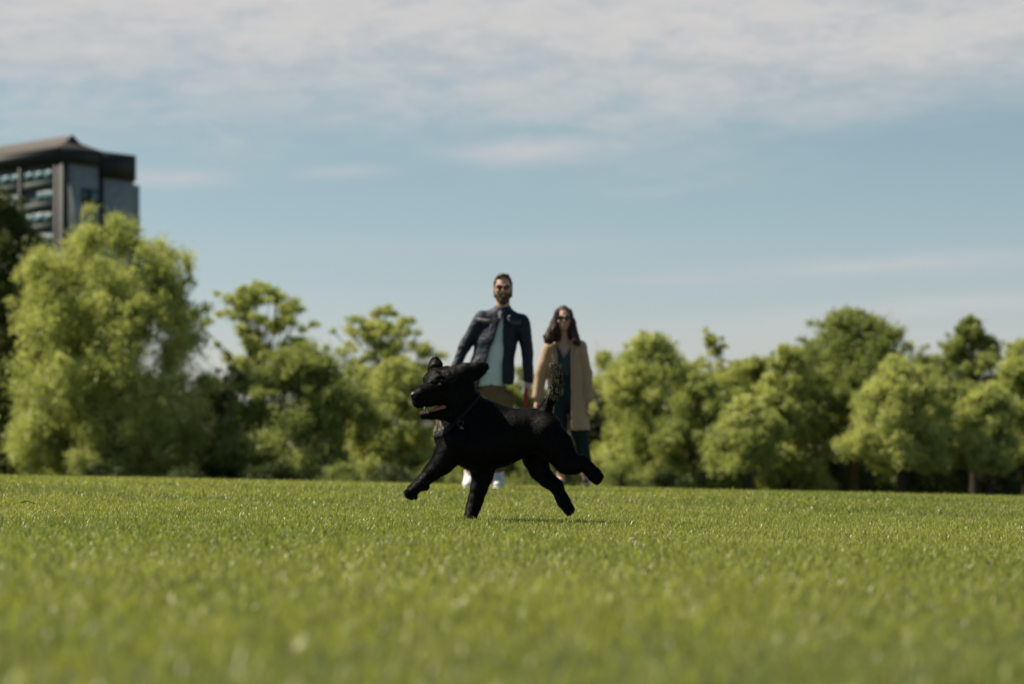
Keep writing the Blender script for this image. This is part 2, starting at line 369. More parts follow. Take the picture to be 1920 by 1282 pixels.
# ------------------------------------------------------------------ the dog
def D(x, y, dy=0.0): return at(740+x/3.662, 640+y/3.662, DOG_D+dy)
def Hd(x, y, dy=0.0): return at(740+x/7.12, 650+y/7.12, DOG_D+dy)
fur_m = pmat('black_fur', (.0028, .0026, .0022), .7, .04, var=.4, vscale=30, bump=.3, bscale=160, stretch=(.35, 1, 1), bdist=.004, sheen=.0)
def build_dog():
    lo = D(40, 1290, -.3); hi = D(1460, 60, .24)
    f = Field([lo[0], DOG_D-.27, -.06], [hi[0], DOG_D+.2, hi[2]], .005)
    # trunk
    f.chain([(D(445, 672, -.01), .112), (D(580, 688), .141), (D(720, 662), .130), (D(835, 630), .112), (D(930, 612), .098), (D(1005, 608), .099)], .03, .80)
    f.chain([(D(545, 515), .098), (D(640, 560), .098), (D(740, 600), .095)], .03, .7)
    # neck
    f.chain([(Hd(830, 590, -.02), .092), (D(455, 465, -.015), .098), (D(500, 570), .122)], .03, .82)
    f.cone(D(400, 520, -.02), .06, D(385, 640, -.02), .075, .03, .9)
    # fore limbs
    A = -.085
    f.chain([(D(430, 690, A), .082), (D(372, 765, A), .066), (D(322, 835, A-.01), .051), (D(258, 892, A-.015), .0375), (D(203, 946, A-.02), .0285), (D(170, 978, A-.02), .0265)], .018, .85)
    f.ell(D(222, 992, A-.02), (.012, .012, .014), .008)
    f.cone(D(170, 978, A-.02), .027, D(122, 1022, A-.02), .029, .012, 1.0)
    for k, (tx, ty) in enumerate(((84, 1034), (92, 1052), (110, 1062), (136, 1058))):
        f.ell(D(tx, ty, A-.046+.018*k), (.0155, .0105, .0135), .004)
    B = .075
    f.chain([(D(560, 760, B), .085), (D(600, 850, B), .062), (D(603, 915, B), .048), (D(580, 1000, B), .0385), (D(557, 1080, B), .0335), (D(540, 1135, B), .033)], .018, .82)
    f.cone(D(540, 1135, B), .032, D(516, 1212, B-.01), .031, .012, 1.0)
    for k in range(4): f.ell(D(488+6*k, 1232-3*(k in (0, 3)), B-.045+.02*k), (.018, .0105, .014), .004)
    # hind limbs
    C_ = .07
    f.chain([(D(1000, 690, C_), .098), (D(968, 800, C_), .060), (D(992, 880, C_), .046), (D(1048, 945, C_), .036), (D(1108, 990, C_), .031), (D(1146, 1068, C_), .0262), (D(1162, 1100, C_), .028)], .018, .8)
    f.cone(D(1162, 1100, C_), .029, D(1192, 1145, C_), .027, .012, 1.0)
    f.ell(D(1098, 968, C_), (.02, .018, .02), .012)
    for k in range(4): f.ell(D(1190+9*k, 1166-6*k, C_-.03+.018*k), (.013, .0095, .018), .004)
    E = -.08
    f.chain([(D(1030, 645, -.04), .098), (D(1112, 718, -.055), .074), (D(1152, 782, -.06), .0605), (D(1185, 828, -.068), .052), (D(1240, 842, -.075), .038), (D(1288, 826, E), .0285)], .02, .66)
    f.ell(D(1290, 806, E), (.019, .017, .017), .01)
    f.chain([(D(1290, 826, E), .029), (D(1332, 872, E), .0285), (D(1368, 910, E), .031), (D(1385, 928, E), .031)], .012, .95)
    for k in range(4): f.ell(D(1410-8*k, 920+13*k, E-.03+.018*k), (.016, .0095, .013), .004)
    # tail
    f.chain([(D(1012, 500), .036), (D(1040, 450), .0275), (D(1072, 400), .0245), (D(1102, 345), .0265), (D(1113, 285), .030), (D(1104, 228), .0275), (D(1088, 190), .020), (D(1078, 170), .011)], .015)
    # muscles
    f.ell(D(480, 650, -.075), (.06, .03, .10), .04); f.ell(D(200, 985, -.1), (.018, .016, .022), .012)
    # head, turned a little towards the camera
    f.ell(Hd(700, 450, -.035), (.072, .066, .070), .02)
    f.ell(Hd(800, 560, -.03), (.085, .075, .085), .025)
    f.ell(Hd(545, 400, -.05), (.047, .05, .042), .018)
    f.ell(Hd(640, 640, -.065), (.062, .05, .056), .02)
    f.cone(Hd(560, 575, -.085), .052, Hd(345, 645, -.135), .0440, .015)
    f.cone(Hd(520, 690, -.10), .037, Hd(335, 730, -.14), .031, .012)            # flews
    f.ell(Hd(585, 400, -.103), (.018, .012, .009), .012)                        # near brow
    f.ell(Hd(430, 440, -.055), (.022, .02, .022), .018)                         # far brow
    f.ell(Hd(300, 645, -.150), (.029, .026, .028), .010)
    f.ell(Hd(490, 480, -.085), (.034, .03, .028), .02)
    f.ell(Hd(325, 735, -.150), (.033, .032, .029), .010)
    f.ell(Hd(625, 445, -.112), (.013, .010, .009), .006, cut=True)              # eye socket
    f.ell(Hd(535, 490, -.122), (.018, .006, .007), .014, cut=True)              # hollow below the eye
    # lower jaw
    f.chain([(Hd(392, 912, -.135), .0195), (Hd(500, 905, -.11), .0215), (Hd(620, 895, -.08), .027), (Hd(745, 850, -.05), .042)], .010, 1.0)
    f.ell(Hd(640, 808, -.15), (.050, .060, .0125), .006, cut=True)              # open mouth
    f.ell(Hd(470, 836, -.13), (.036, .09, .010), .005, cut=True)
    f.ell(Hd(372, 845, -.135), (.022, .06, .009), .005, cut=True)
    # ears
    f.chain([(Hd(905, 345, -.085), .042), (Hd(1000, 345, -.095), .041), (Hd(1110, 300, -.10), .032), (Hd(1195, 258, -.10), .0195)], .012, .28)
    f.cone(Hd(820, 320, -.07), .028, Hd(930, 330, -.085), .036, .015, .6)
    f.chain([(Hd(545, 300, .01), .040), (Hd(543, 225, .02), .031), (Hd(534, 152, .02), .011)], .010, .35)
    V, F = f.mesh()
    # hair-scale unevenness
    d = np.array([mnoise.fractal(Vector((p[0]*38, p[1]*60, p[2]*60)), .8, 2.1, 3) for p in V])
    V = V+vnormals(V, F)*(d*.0005)[:, None]
    base = (V[:, 0].mean(), DOG_D, float(gz(0, DOG_D)))
    root = empty('dog', base, 'black short-haired dog running across the grass with its mouth open and tail raised', 'dog')
    body = mesh_obj('body', V, F, fur_m, root)
    # coat of short hairs lying back along the body
    Nn = vnormals(V, F); A3 = np.linalg.norm(np.cross(V[F[:, 2]]-V[F[:, 0]], V[F[:, 3]]-V[F[:, 1]]), axis=1)
    n = 260000; fi = rng.choice(len(F), n, p=A3/A3.sum()); w4 = rng.dirichlet((1, 1, 1, 1), n)
    P = (V[F[fi]]*w4[..., None]).sum(1); Nm = (Nn[F[fi]]*w4[..., None]).sum(1); Nm /= np.linalg.norm(Nm, axis=1, keepdims=True)
    keep = ~((np.abs(P-Hd(400, 850, -.13))[:, 0] < .05) & (np.abs(P-Hd(400, 850, -.13))[:, 2] < .014)); P, Nm = P[keep], Nm[keep]; n = len(P)
    headc = Hd(700, 500); flow = np.tile(np.array([.8, 0, -.55]), (n, 1))
    tailm = (P[:, 0] > D(1030, 0)[0]) & (P[:, 2] > D(0, 470)[2]); flow[tailm] = (.25, 0, 1.0)
    low = P[:, 2] < D(0, 900)[2]; flow[low] = (.2, 0, -1)
    flow += rng.normal(0, .22, flow.shape)
    flow -= Nm*(flow*Nm).sum(1, keepdims=True); flow /= np.linalg.norm(flow, axis=1, keepdims=True)+1e-9
    dirh = flow+Nm*rng.uniform(.12, .42, n)[:, None]
    ln = rng.uniform(.009, .017, n); ln[tailm] *= 1.3
    hd_ = (P[:, 0] < D(330, 0)[0]) & (P[:, 2] > D(0, 600)[2]); ln[hd_] *= .5
    side = np.cross(flow, Nm)*rng.uniform(.0005, .0009, n)[:, None]
    tip = P+dirh*ln[:, None]
    VV = np.stack([P-side, P+side, tip], 1).reshape(-1, 3)
    hair_m = pmat('black_hair', (.0045, .0038, .0028), .5, .10, var=.5, vscale=40)
    h = mesh_obj('fur', VV, np.arange(n*3).reshape(-1, 3), hair_m, root, smooth=False); h['kind'] = 'stuff'
    # coarser tufts, sun sheen painted in as pale colour: tail, crown of the head, throat, fore leg
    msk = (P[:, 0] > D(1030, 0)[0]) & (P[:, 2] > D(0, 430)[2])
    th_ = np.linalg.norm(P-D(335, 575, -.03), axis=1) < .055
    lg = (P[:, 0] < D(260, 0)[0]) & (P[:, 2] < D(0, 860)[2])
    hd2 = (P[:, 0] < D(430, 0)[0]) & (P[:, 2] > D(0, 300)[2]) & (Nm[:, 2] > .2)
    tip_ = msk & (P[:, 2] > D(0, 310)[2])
    sel = np.flatnonzero((tip_ & (Nm[:, 0] < .25) & (rng.uniform(0, 1, n) < .6)) | (msk & (rng.uniform(0, 1, n) < .14)) | (th_ & (rng.uniform(0, 1, n) < .4)) | (lg & (rng.uniform(0, 1, n) < .008)) | (hd2 & (rng.uniform(0, 1, n) < .03)))  # tail tip carries most of this pale paint on its sunward side
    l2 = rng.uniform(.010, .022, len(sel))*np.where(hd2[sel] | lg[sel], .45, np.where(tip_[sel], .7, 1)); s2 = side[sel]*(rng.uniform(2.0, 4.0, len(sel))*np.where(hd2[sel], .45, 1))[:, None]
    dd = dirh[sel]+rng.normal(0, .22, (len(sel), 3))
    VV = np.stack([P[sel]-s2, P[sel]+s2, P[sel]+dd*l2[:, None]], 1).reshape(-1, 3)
    h = mesh_obj('tufts', VV, np.arange(len(sel)*3).reshape(-1, 3), pmat('painted_sheen_tufts', (.34, .29, .22), .45, .4, var=.6, vscale=90), root, smooth=False); h['kind'] = 'stuff'
    # collar
    g = f.copy(); c = D(437, 487, -.015); nrm = D(545, 605)-D(437, 487); nrm[1] = .30*np.linalg.norm(nrm); nrm /= np.linalg.norm(nrm)
    X, Y, Z = g.grid(); s_ = (X-c[0])*nrm[0]+(Y-c[1])*nrm[1]+(Z-c[2])*nrm[2]
    rr = np.sqrt((X-c[0])**2+(Y-c[1])**2+(Z-c[2])**2)
    g.F = np.maximum(np.maximum(g.F-.0065, np.abs(s_)-.0075), rr-.17).astype(np.float32)
    cV, cF = g.mesh()
    collar = mesh_obj('collar', cV, cF, pmat('collar_webbing', (.007, .006, .0055), .7, .2, bump=.5, bscale=300), root)
    ringc = D(452, 562, -.125)
    pts = [ringc+np.array([.015*math.cos(t), -.003, .013*math.sin(t)]) for t in np.linspace(0, 2*math.pi, 19)]
    steel = pmat('steel', (.10, .095, .085), .4, .5, metal=1)
    rv = tube(pts, [.0019]*19, 6); mesh_obj('ring', rv[0], rv[1], steel, collar)
    # metal tag: a thin bevelled disc
    a = np.linspace(0, 2*math.pi, 25)[:-1]; tc_ = ringc+np.array([.004, -.004, -.026])
    rings = [(.0, -.0012), (.010, -.0012), (.0115, -.0006), (.0115, .0006), (.010, .0012), (.0, .0012)]
    tv = np.array([[tc_[0]+r_*math.cos(q), tc_[1]+o_, tc_[2]+r_*math.sin(q)] for r_, o_ in rings for q in a])
    tf = np.array([(i*24+j, i*24+(j+1) % 24, (i+1)*24+(j+1) % 24, (i+1)*24+j) for i in range(5) for j in range(24)])
    mesh_obj('name_tag', tv, tf, steel, collar)
    # nose leather with nostrils
    q = Field(Hd(170, 740, 0)-np.array([0, .20, 0]), Hd(430, 560, 0)+np.array([0, -.10, 0]), .0013)
    q.ell(Hd(268, 648, -.166), (.0215, .016, .0165), .006); q.ell(Hd(290, 622, -.158), (.024, .018, .010), .008)
    q.ell(Hd(243, 655, -.181), (.0045, .006, .004), .002, cut=True); q.ell(Hd(300, 660, -.182), (.0055, .006, .004), .002, cut=True)
    nv = q.mesh(); mesh_obj('nose', nv[0], nv[1], pmat('nose_leather', (.012, .011, .011), .45, .35, bump=.4, bscale=500, bdist=.001), root)
    # eyes
    def ball(c, r, seg=20):
        vs = [[c[0]+r*math.sin(i*math.pi/12)*math.cos(j*2*math.pi/seg), c[1]+r*math.sin(i*math.pi/12)*math.sin(j*2*math.pi/seg), c[2]+r*math.cos(i*math.pi/12)] for i in range(13) for j in range(seg)]
        return np.array(vs), np.array([(i*seg+j, (i+1)*seg+j, (i+1)*seg+(j+1) % seg, i*seg+(j+1) % seg) for i in range(12) for j in range(seg)])
    eye_m = pmat('eye', (.02, .010, .005), .05, .8)
    for c in (Hd(618, 447, -.098), Hd(418, 462, -.060)):
        e = ball(c, .0095); mesh_obj('eye', e[0], e[1], eye_m, root)
    # tongue and teeth
    q = Field(Hd(320, 960, 0)-np.array([0, .19, 0]), Hd(800, 740, 0)+np.array([0, 0.02, 0]), .002)
    q.chain([(Hd(735, 812, -.06), .013), (Hd(650, 808, -.080), .013), (Hd(560, 830, -.100), .011), (Hd(490, 862, -.115), .008)], .008, 1.25)
    tg = q.mesh(); tm = pmat('tongue', (.42, .12, .075), .35, .5, bump=.3, bscale=200, bdist=.002)
    tm.node_tree.nodes['Principled BSDF'].inputs['Subsurface Weight'].default_value = .25
    tm.node_tree.nodes['Principled BSDF'].inputs['Subsurface Scale'].default_value = .02
    mesh_obj('tongue', tg[0], tg[1], tm, root)
    q = Field(Hd(300, 960, 0)-np.array([0, .19, 0]), Hd(500, 780, 0)+np.array([0, -.06, 0]), .0012)
    for (x, y, dy, r_, hgt) in ((432, 872, -.142, .0046, -40), (365, 866, -.155, .0028, -14), (350, 868, -.148, .0028, -14), (380, 868, -.157, .0028, -12), (345, 872, -.138, .0028, -12), (398, 870, -.155, .0028, -12), (398, 806, -.158, .0042, 44)):
        q.cone(Hd(x, y, dy), r_, Hd(x-6, y+hgt, dy), r_*.35, .001)
    tt = q.mesh(); mesh_obj('teeth', tt[0], tt[1], pmat('tooth', (.75, .68, .52), .3, .5), root)
    q = Field(Hd(300, 960, 0)-np.array([0, .19, 0]), Hd(520, 820, 0)+np.array([0, -.06, 0]), .0015)
    q.chain([(Hd(445, 884, -.138), .006), (Hd(380, 880, -.152), .0075), (Hd(352, 882, -.145), .0075), (Hd(350, 888, -.125), .006)], .003)
    tt = q.mesh(); mesh_obj('gum', tt[0], tt[1], pmat('gum', (.45, .17, .14), .35, .5), root)
    return root
build_dog()

# ------------------------------------------------------------------ people
skin_m = pmat('skin', (.52, .30, .21), .5, .4, var=.1, vscale=25, bump=.15, bscale=200, bdist=.002)
skin_m.node_tree.nodes['Principled BSDF'].inputs['Subsurface Weight'].default_value = .12
skin_m.node_tree.nodes['Principled BSDF'].inputs['Subsurface Scale'].default_value = .02
glass_m = pmat('dark_lens', (.008, .009, .010), .08, .6)
def hand(f, wrist, d, side, s=1.0, curl=.5, spread=None):
    """hand hanging from wrist along unit direction d; side=+1 thumb towards +x, -1 towards -x"""
    wrist = np.array(wrist); d = np.array(d, float); d /= np.linalg.norm(d)
    b = np.array([0, -1.0, 0]); b -= d*(b@d); b /= np.linalg.norm(b)      # across the palm: towards the camera
    c = np.cross(d, b)*side                                              # palm normal, towards the body
    palm = wrist+d*.05*s
    f.cone(wrist, .026*s, palm+d*.02*s, .03*s, .008, 1.0)
    for k in range(4):
        off = (-.030+.020*k)*s
        lens = (.078, .088, .083, .066)[::-1][k]*s
        p = wrist+d*.085*s+b*off
        p1 = p+(d*.94+c*.3*curl)*lens*.45; p2 = p1+(d*.6+c*.9*curl)*lens*.33; p3 = p2+(d*.25+c*1.2*curl)*lens*.25
        f.chain([(wrist+d*.05*s+b*off*.8, .0115*s), (p, .0105*s), (p1, .009*s), (p2, .008*s), (p3, .0068*s)], .003)
    th0 = wrist+d*.03*s+b*.024*s
    f.chain([(th0, .013*s), (th0+(d*.5+b*.7)*.04*s+c*.006, .011*s), (th0+(d*.85+b*.75)*.062*s+c*.014*s, .0085*s)], .005)
def face(f, c, rx, ry, rz, male=True):
    "c = head centre; looks along -y"
    X = lambda dx, dy, dz: np.array(c)+np.array([dx*rx, dy*ry, dz*rz])
    f.ell(X(0, .08, .12), (rx, ry, rz*.86), .02)
    f.ell(X(0, -.22, -.38), (rx*.80, ry*.66, rz*.60), .02)
    f.ell(X(0, -.62, -.80), (rx*.32, ry*.22, rz*.16), .02)                # chin
    f.cone(X(0, -.93, .06), .009, X(0, -1.12, -.20), .014, .008)          # nose
    f.ell(X(0, -1.02, -.24), (.019, .012, .009), .006)
    for s in (-1, 1):
        f.ell(X(.38*s, -.93, .02), (.017, .010, .010), .006, cut=True)    # eye sockets
        f.ell(X(.38*s, -.86, .0), (.013, .011, .010), .003)               # eyeballs under lids
        f.ell(X(.38*s, -.94, .17), (.024, .010, .006), .008)              # brow
        f.ell(X(.55*s, -.75, -.22), (.020, .014, .016), .014)             # cheek
        f.ell(X(1.0*s, .08, -.05), (.010, .022, .032), .005)              # ear
        f.ell(X(1.1*s, .02, -.03), (.005, .011, .018), .003, cut=True)
    f.ell(X(0, -.97, -.475), (.024, .009, .006), .004)                    # lips
    f.ell(X(0, -.96, -.56), (.021, .010, .007), .004)
    f.ell(X(0, -1.04, -.515), (.022, .006, .0022), .002, cut=True)
def person_man():
    Y0 = 19.4
    M = lambda px, py, dy=0.0: at(px, py, Y0+dy)
    ft = M(908, 918); root = empty('person', (ft[0], Y0, float(gz(ft[0], Y0))), 'bearded man in open dark denim shirt over pale tee, tan trousers and white high-tops', 'person', )
    lo = M(825, 935, 0); hi = M(1015, 500, 0)
    L0, H0 = [lo[0], Y0-.36, -.05], [hi[0], Y0+.32, hi[2]]
    f = Field(L0, H0, .006)
    hc = M(943, 541)
    face(f, hc, .075, .095, .120)
    f.chain([(M(943, 556, .01), .058), (M(942, 585, .02), .062)], .02)
    f.chain([(M(940, 612, .02), .115), (M(936, 655, .02), .112), (M(928, 705, .01), .10), (M(923, 735, .0), .105)], .04, .7)
    f.cone(M(912, 602, .02), .055, M(973, 606, .02), .055, .03)
    armL = [(M(903, 603, .02), .052), (M(868, 655, .03), .042), (M(848, 706, -.01), .030)]
    armR = [(M(979, 606, .02), .052), (M(989, 662, .03), .042), (M(990, 716, -.01), .030)]
    f.chain(armL, .015); f.chain(armR, .015)
    hand(f, M(848, 708, -.01), (-.12, -.15, -1), 1)
    hand(f, M(990, 718, -.01), (-.05, -.15, -1), -1, curl=1.1)
    legL = [(M(907, 752, 0), .07), (M(891, 815, -.05), .058), (M(880, 892, .03), .042)]
    legR = [(M(940, 752, 0), .07), (M(936, 820, -.02), .058), (M(933, 895, .04), .042)]
    f.chain(legL, .02); f.chain(legR, .02)
    f.cone(M(880, 900, .03), .04, M(878, 910, -.10), .033, .02); f.cone(M(933, 902, .04), .04, M(933, 912, -.09), .033, .02)
    V, F = f.mesh(); mesh_obj('body', V, F, skin_m, root)
    # tee
    t = Field(L0, H0, .008)
    t.chain([(M(940, 610, .01), .128), (M(934, 655, .0), .135), (M(924, 700, -.005), .145), (M(921, 716, -.005), .150)], .03, .60)
    t.cone(M(915, 604, .02), .05, M(968, 606, .02), .05, .03)
    X, Y, Z = t.grid(); zb = M(921, 724)[2]
    t.F = np.maximum(t.F, zb-Z).astype(np.float32)
    t.ell(M(943, 574, -.03), (.065, .07, .05), .01, cut=True)
    V, F = t.mesh(); V = wrinkle(V, F, .006, (9, 4, 4)); mesh_obj('t_shirt', V, F, pmat('pale_jersey', (.52, .60, .60), .8, .2, var=.06, bump=.25, bscale=30, stretch=(2, 1, .6), bdist=.03), root)
    # shirt jacket
    j = Field(L0, H0, .007)
    j.chain([(M(940, 606, .025), .152), (M(930, 645, .02), .172), (M(921, 695, .015), .188), (M(919, 722, .015), .200)], .035, .70)
    j.cone(M(907, 597, .02), .064, M(975, 602, .02), .064, .035)
    j.chain([(M(903, 598, .02), .066), (M(870, 652, .03), .050), (M(850, 700, -.01), .042)], .02)
    j.chain([(M(979, 602, .02), .066), (M(989, 660, .03), .050), (M(991, 712, -.01), .040)], .02)
    j.cone(M(943, 580, .015), .072, M(943, 590, .02), .085, .015)
    j.ell(M(943, 566, -.01), (.060, .068, .062), .004, cut=True)
    X, Y, Z = j.grid(); zh = M(925, 724)[2]; j.F = np.maximum(j.F, zh-Z+.02*np.sin((X-M(925, 0)[0])*9)).astype(np.float32)
    # open front: the gap widens downwards between two straight placket edges
    zt, zl = M(940, 588)[2], M(925, 724)[2]
    tt = np.clip((zt-Z)/(zt-zl), 0, 1.2)
    xl = M(942, 588)[0]*(1-tt)+M(896, 724)[0]*tt; xr = M(944, 588)[0]+tt*(M(942, 724)[0]-M(944, 588)[0])
    tee_top = M(0, 596)[2]
    gap = np.maximum(np.maximum(xl-X, X-xr), np.maximum(Y-(Y0-.02), Z-tee_top))
    j.F = np.maximum(j.F, -gap).astype(np.float32)
    V, F = j.mesh(); V = wrinkle(V, F, .008, (6, 4, 8))
    den = pmat('dark_denim', (.004, .011, .024), .6, .3, var=.35, vscale=9, bump=.5, bscale=22, bdist=.03)
    jo = mesh_obj('shirt_jacket', V, F, den, root)
    def flap(cx, cy, w, h, ang=0):
        # a raised pocket flap with a pointed lower edge, bent round the chest
        pts = []; nxx = 9
        for lay in (0, 1):
            for i in range(nxx):
                u = i/(nxx-1)*2-1
                for v in (0, .5, 1):
                    px = cx+u*w; py = cy+v*(h+(1-abs(u))*h*.35)+u*ang
                    dz = -.142+.06*((px-941)/45)**2-(.010 if lay == 0 else .0)
                    pts.append(M(px, py, dz))
        pts = np.array(pts); Fq = []
        for i in range(nxx-1):
            for v in range(2):
                a = i*3+v; Fq.append((a, a+3, a+4, a+1)); o_ = nxx*3; Fq.append((a+o_, a+1+o_, a+4+o_, a+3+o_))
        o_ = nxx*3
        for i in range(nxx-1):
            Fq.append((i*3, i*3+o_, i*3+3+o_, i*3+3)); Fq.append((i*3+2, i*3+5, i*3+5+o_, i*3+2+o_))
        for v in range(2):
            Fq.append((v, v+1, v+1+o_, v+o_)); e = (nxx-1)*3+v; Fq.append((e, e+o_, e+1+o_, e+1))
        return pts, np.array(Fq)
    den2 = pmat('highlight_denim', (.032, .038, .058), .55, .5, var=.3, vscale=15, bump=.4, bscale=40)  # paler denim for the flaps, their sunlit highlight painted into the colour
    for a in ((908, 597, 13, 8, 1.5), (965, 599, 12, 8, 1.5)):
        v_, f_ = flap(*a); mesh_obj('pocket_flap', v_, f_, den2, jo, smooth=False)
    # collar wings
    for s, pts in ((-1, [M(943, 574, .06), M(928, 576, .02), M(930, 592, -.11), M(937, 598, -.13), M(941, 584, -.09)]), (1, [M(943, 574, .06), M(957, 577, .02), M(957, 592, -.11), M(950, 598, -.13), M(944, 584, -.09)])):
        pv = np.array(pts); ce = pv.mean(0); inn = pv+np.array([0, .008, -.003]); vv = np.concatenate([pv, inn]); ff = [(0, 1, 2, 3, 4), (9, 8, 7, 6, 5)]+[(i, (i+1) % 5, (i+1) % 5+5, i+5)[::-1] for i in range(5)]
        mesh_obj('collar', vv, ff, den, jo, smooth=False)
    # trousers
    p = Field(L0, H0, .007)
    p.chain([(M(922, 727, .0), .128), (M(922, 744, 0), .158)], .03, .74)
    p.chain([(M(903, 748, 0), .098), (M(890, 815, -.05), .080), (M(881, 868, .02), .070)], .02)
    p.chain([(M(941, 748, 0), .098), (M(936, 820, -.02), .080), (M(933, 872, .03), .070)], .02)
    V, F = p.mesh(); V = wrinkle(V, F, .016, (10, 8, 12)); mesh_obj('trousers', V, F, pmat('tan_cotton', (.145, .095, .045), .85, .2, var=.15, bump=.4, bscale=25, bdist=.02), root)
    # shoes
    wm = pmat('white_canvas', (.62, .60, .57), .6, .4, var=.1, bump=.3, bscale=60); sm_ = pmat('white_rubber', (.72, .70, .66), .5, .4, var=.08)
    sock_m = pmat('blue_grey_sock', (.22, .33, .38), .9, .2, bump=.4, bscale=80)
    for (x, x2, dy) in ((881, 878, .03), (934, 934, .04)):
        q = Field(M(x-28, 930, 0)-np.array([0, .26, 0]), M(x+28, 862, 0)+np.array([0, .16, 0]), .005)
        q.chain([(M(x, 884, dy), .049), (M(x, 899, dy-.01), .050), (M(x2, 906, dy-.10), .046), (M(x2, 909, dy-.18), .040)], .02)
        zq = M(x, 915, dy)[2]; Xq, Yq, Zq = q.grid(); q.F = np.maximum(q.F, zq-Zq).astype(np.float32)
        v_, f_ = q.mesh(); so = mesh_obj('shoe', v_, f_, wm, root)
        q2 = Field(M(x-28, 935, 0)-np.array([0, .26, 0]), M(x+28, 880, 0)+np.array([0, .16, 0]), .005)
        q2.chain([(M(x, 913, dy), .052), (M(x2, 913, dy-.18), .046)], .01)
        q2.F = np.maximum(q2.F, np.maximum(Zq[:, :, :1]*0+(q2.grid()[2]-(zq+.014)), (zq-.014)-q2.grid()[2])).astype(np.float32)
        v_, f_ = q2.mesh(); mesh_obj('sole', v_, f_, sm_, so)
        for k in range(5):
            lz = 888+k*4.2; ld = dy-.052-.014*max(0, k-1)*1.4
            tb = tube([M(x-6, lz, ld), M(x, lz-1, ld-.006), M(x+6, lz, ld)], [.0032]*3, 5); mesh_obj('lace', tb[0], tb[1], sm_, so)
        tb = tube([M(x, 888, dy), M(x, 868, dy)], [.043, .045], 14); mesh_obj('sock', tb[0], tb[1], sock_m, so)
    # hair, beard, glasses
    h = Field(M(915, 600, 0)-np.array([0, .16, 0]), M(972, 505, 0)+np.array([0, .16, 0]), .004)
    hx = lambda dx, dy, dz: hc+np.array([dx*.075, dy*.095, dz*.12])
    h.ell(hx(0, .15, .27), (.081, .097, .098), .01); h.ell(hx(.05, -.35, .80), (.058, .05, .028), .015)
    h.ell(hx(0, -.80, .12), (.068, .075, .094), .010, cut=True); h.ell(hx(0, -.1, -.75), (.12, .14, .07), .01, cut=True)
    V, F = h.mesh(); V = wrinkle(V, F, .008, (40, 40, 90)); hair_m = pmat('brown_hair', (.055, .032, .016), .5, .5, bump=.6, bscale=120, stretch=(2, 2, .5), bdist=.01)
    mesh_obj('hair', V, F, hair_m, root)
    bd = Field(M(915, 600, 0)-np.array([0, .16, 0]), M(972, 525, 0)+np.array([0, .12, 0]), .0035)
    bd.ell(hx(0, -.22, -.52), (.063, .073, .074), .01); bd.ell(hx(0, -.62, -.92), (.036, .032, .030), .02)
    bd.cone(hx(-.95, 0, .0), .010, hx(-.8, -.2, -.5), .02, .012); bd.cone(hx(.95, 0, .0), .010, hx(.8, -.2, -.5), .02, .012)
    bd.cone(hx(-.32, -1.0, -.42), .009, hx(.32, -1.0, -.42), .009, .008)
    bd.ell(hx(0, -1.0, -.55), (.021, .03, .009), .004, cut=True); bd.ell(hx(0, -.9, .04), (.066, .07, .056), .008, cut=True)
    V, F = bd.mesh(); V = wrinkle(V, F, .006, (60, 60, 90)); mesh_obj('beard', V, F, pmat('brown_beard', (.075, .036, .017), .6, .4, bump=.6, bscale=160, bdist=.01), root)
    glasses(root, hc, .075, .095, .12)
    return root
def glasses(root, hc, rx, ry, rz, big=1.0):
    hx = lambda dx, dy, dz: hc+np.array([dx*rx, dy*ry, dz*rz])
    g = Field(hx(-1.4, -1.4, -.4), hx(1.4, .4, .5), .0025)
    for s in (-1, 1): g.ell(hx(.40*s, -1.08, .04), (.027*big, .0055, .0225*big), .001)
    v_, f_ = g.mesh(); go = mesh_obj('sunglasses', v_, f_, glass_m, root)
    fr = pmat('dark_frame', (.015, .012, .010), .3, .5)
    parts = [tube([hx(-.08, -1.10, .10), hx(0, -1.14, .13), hx(.08, -1.10, .10)], [.0022]*3)]
    for s in (-1, 1): parts.append(tube([hx(.74*s, -1.03, .10), hx(1.03*s, -.7, .10), hx(1.06*s, .1, .04)], [.0026]*3))
    v_, f_ = join(parts); mesh_obj('frame', v_, f_, fr, go)
person_man()

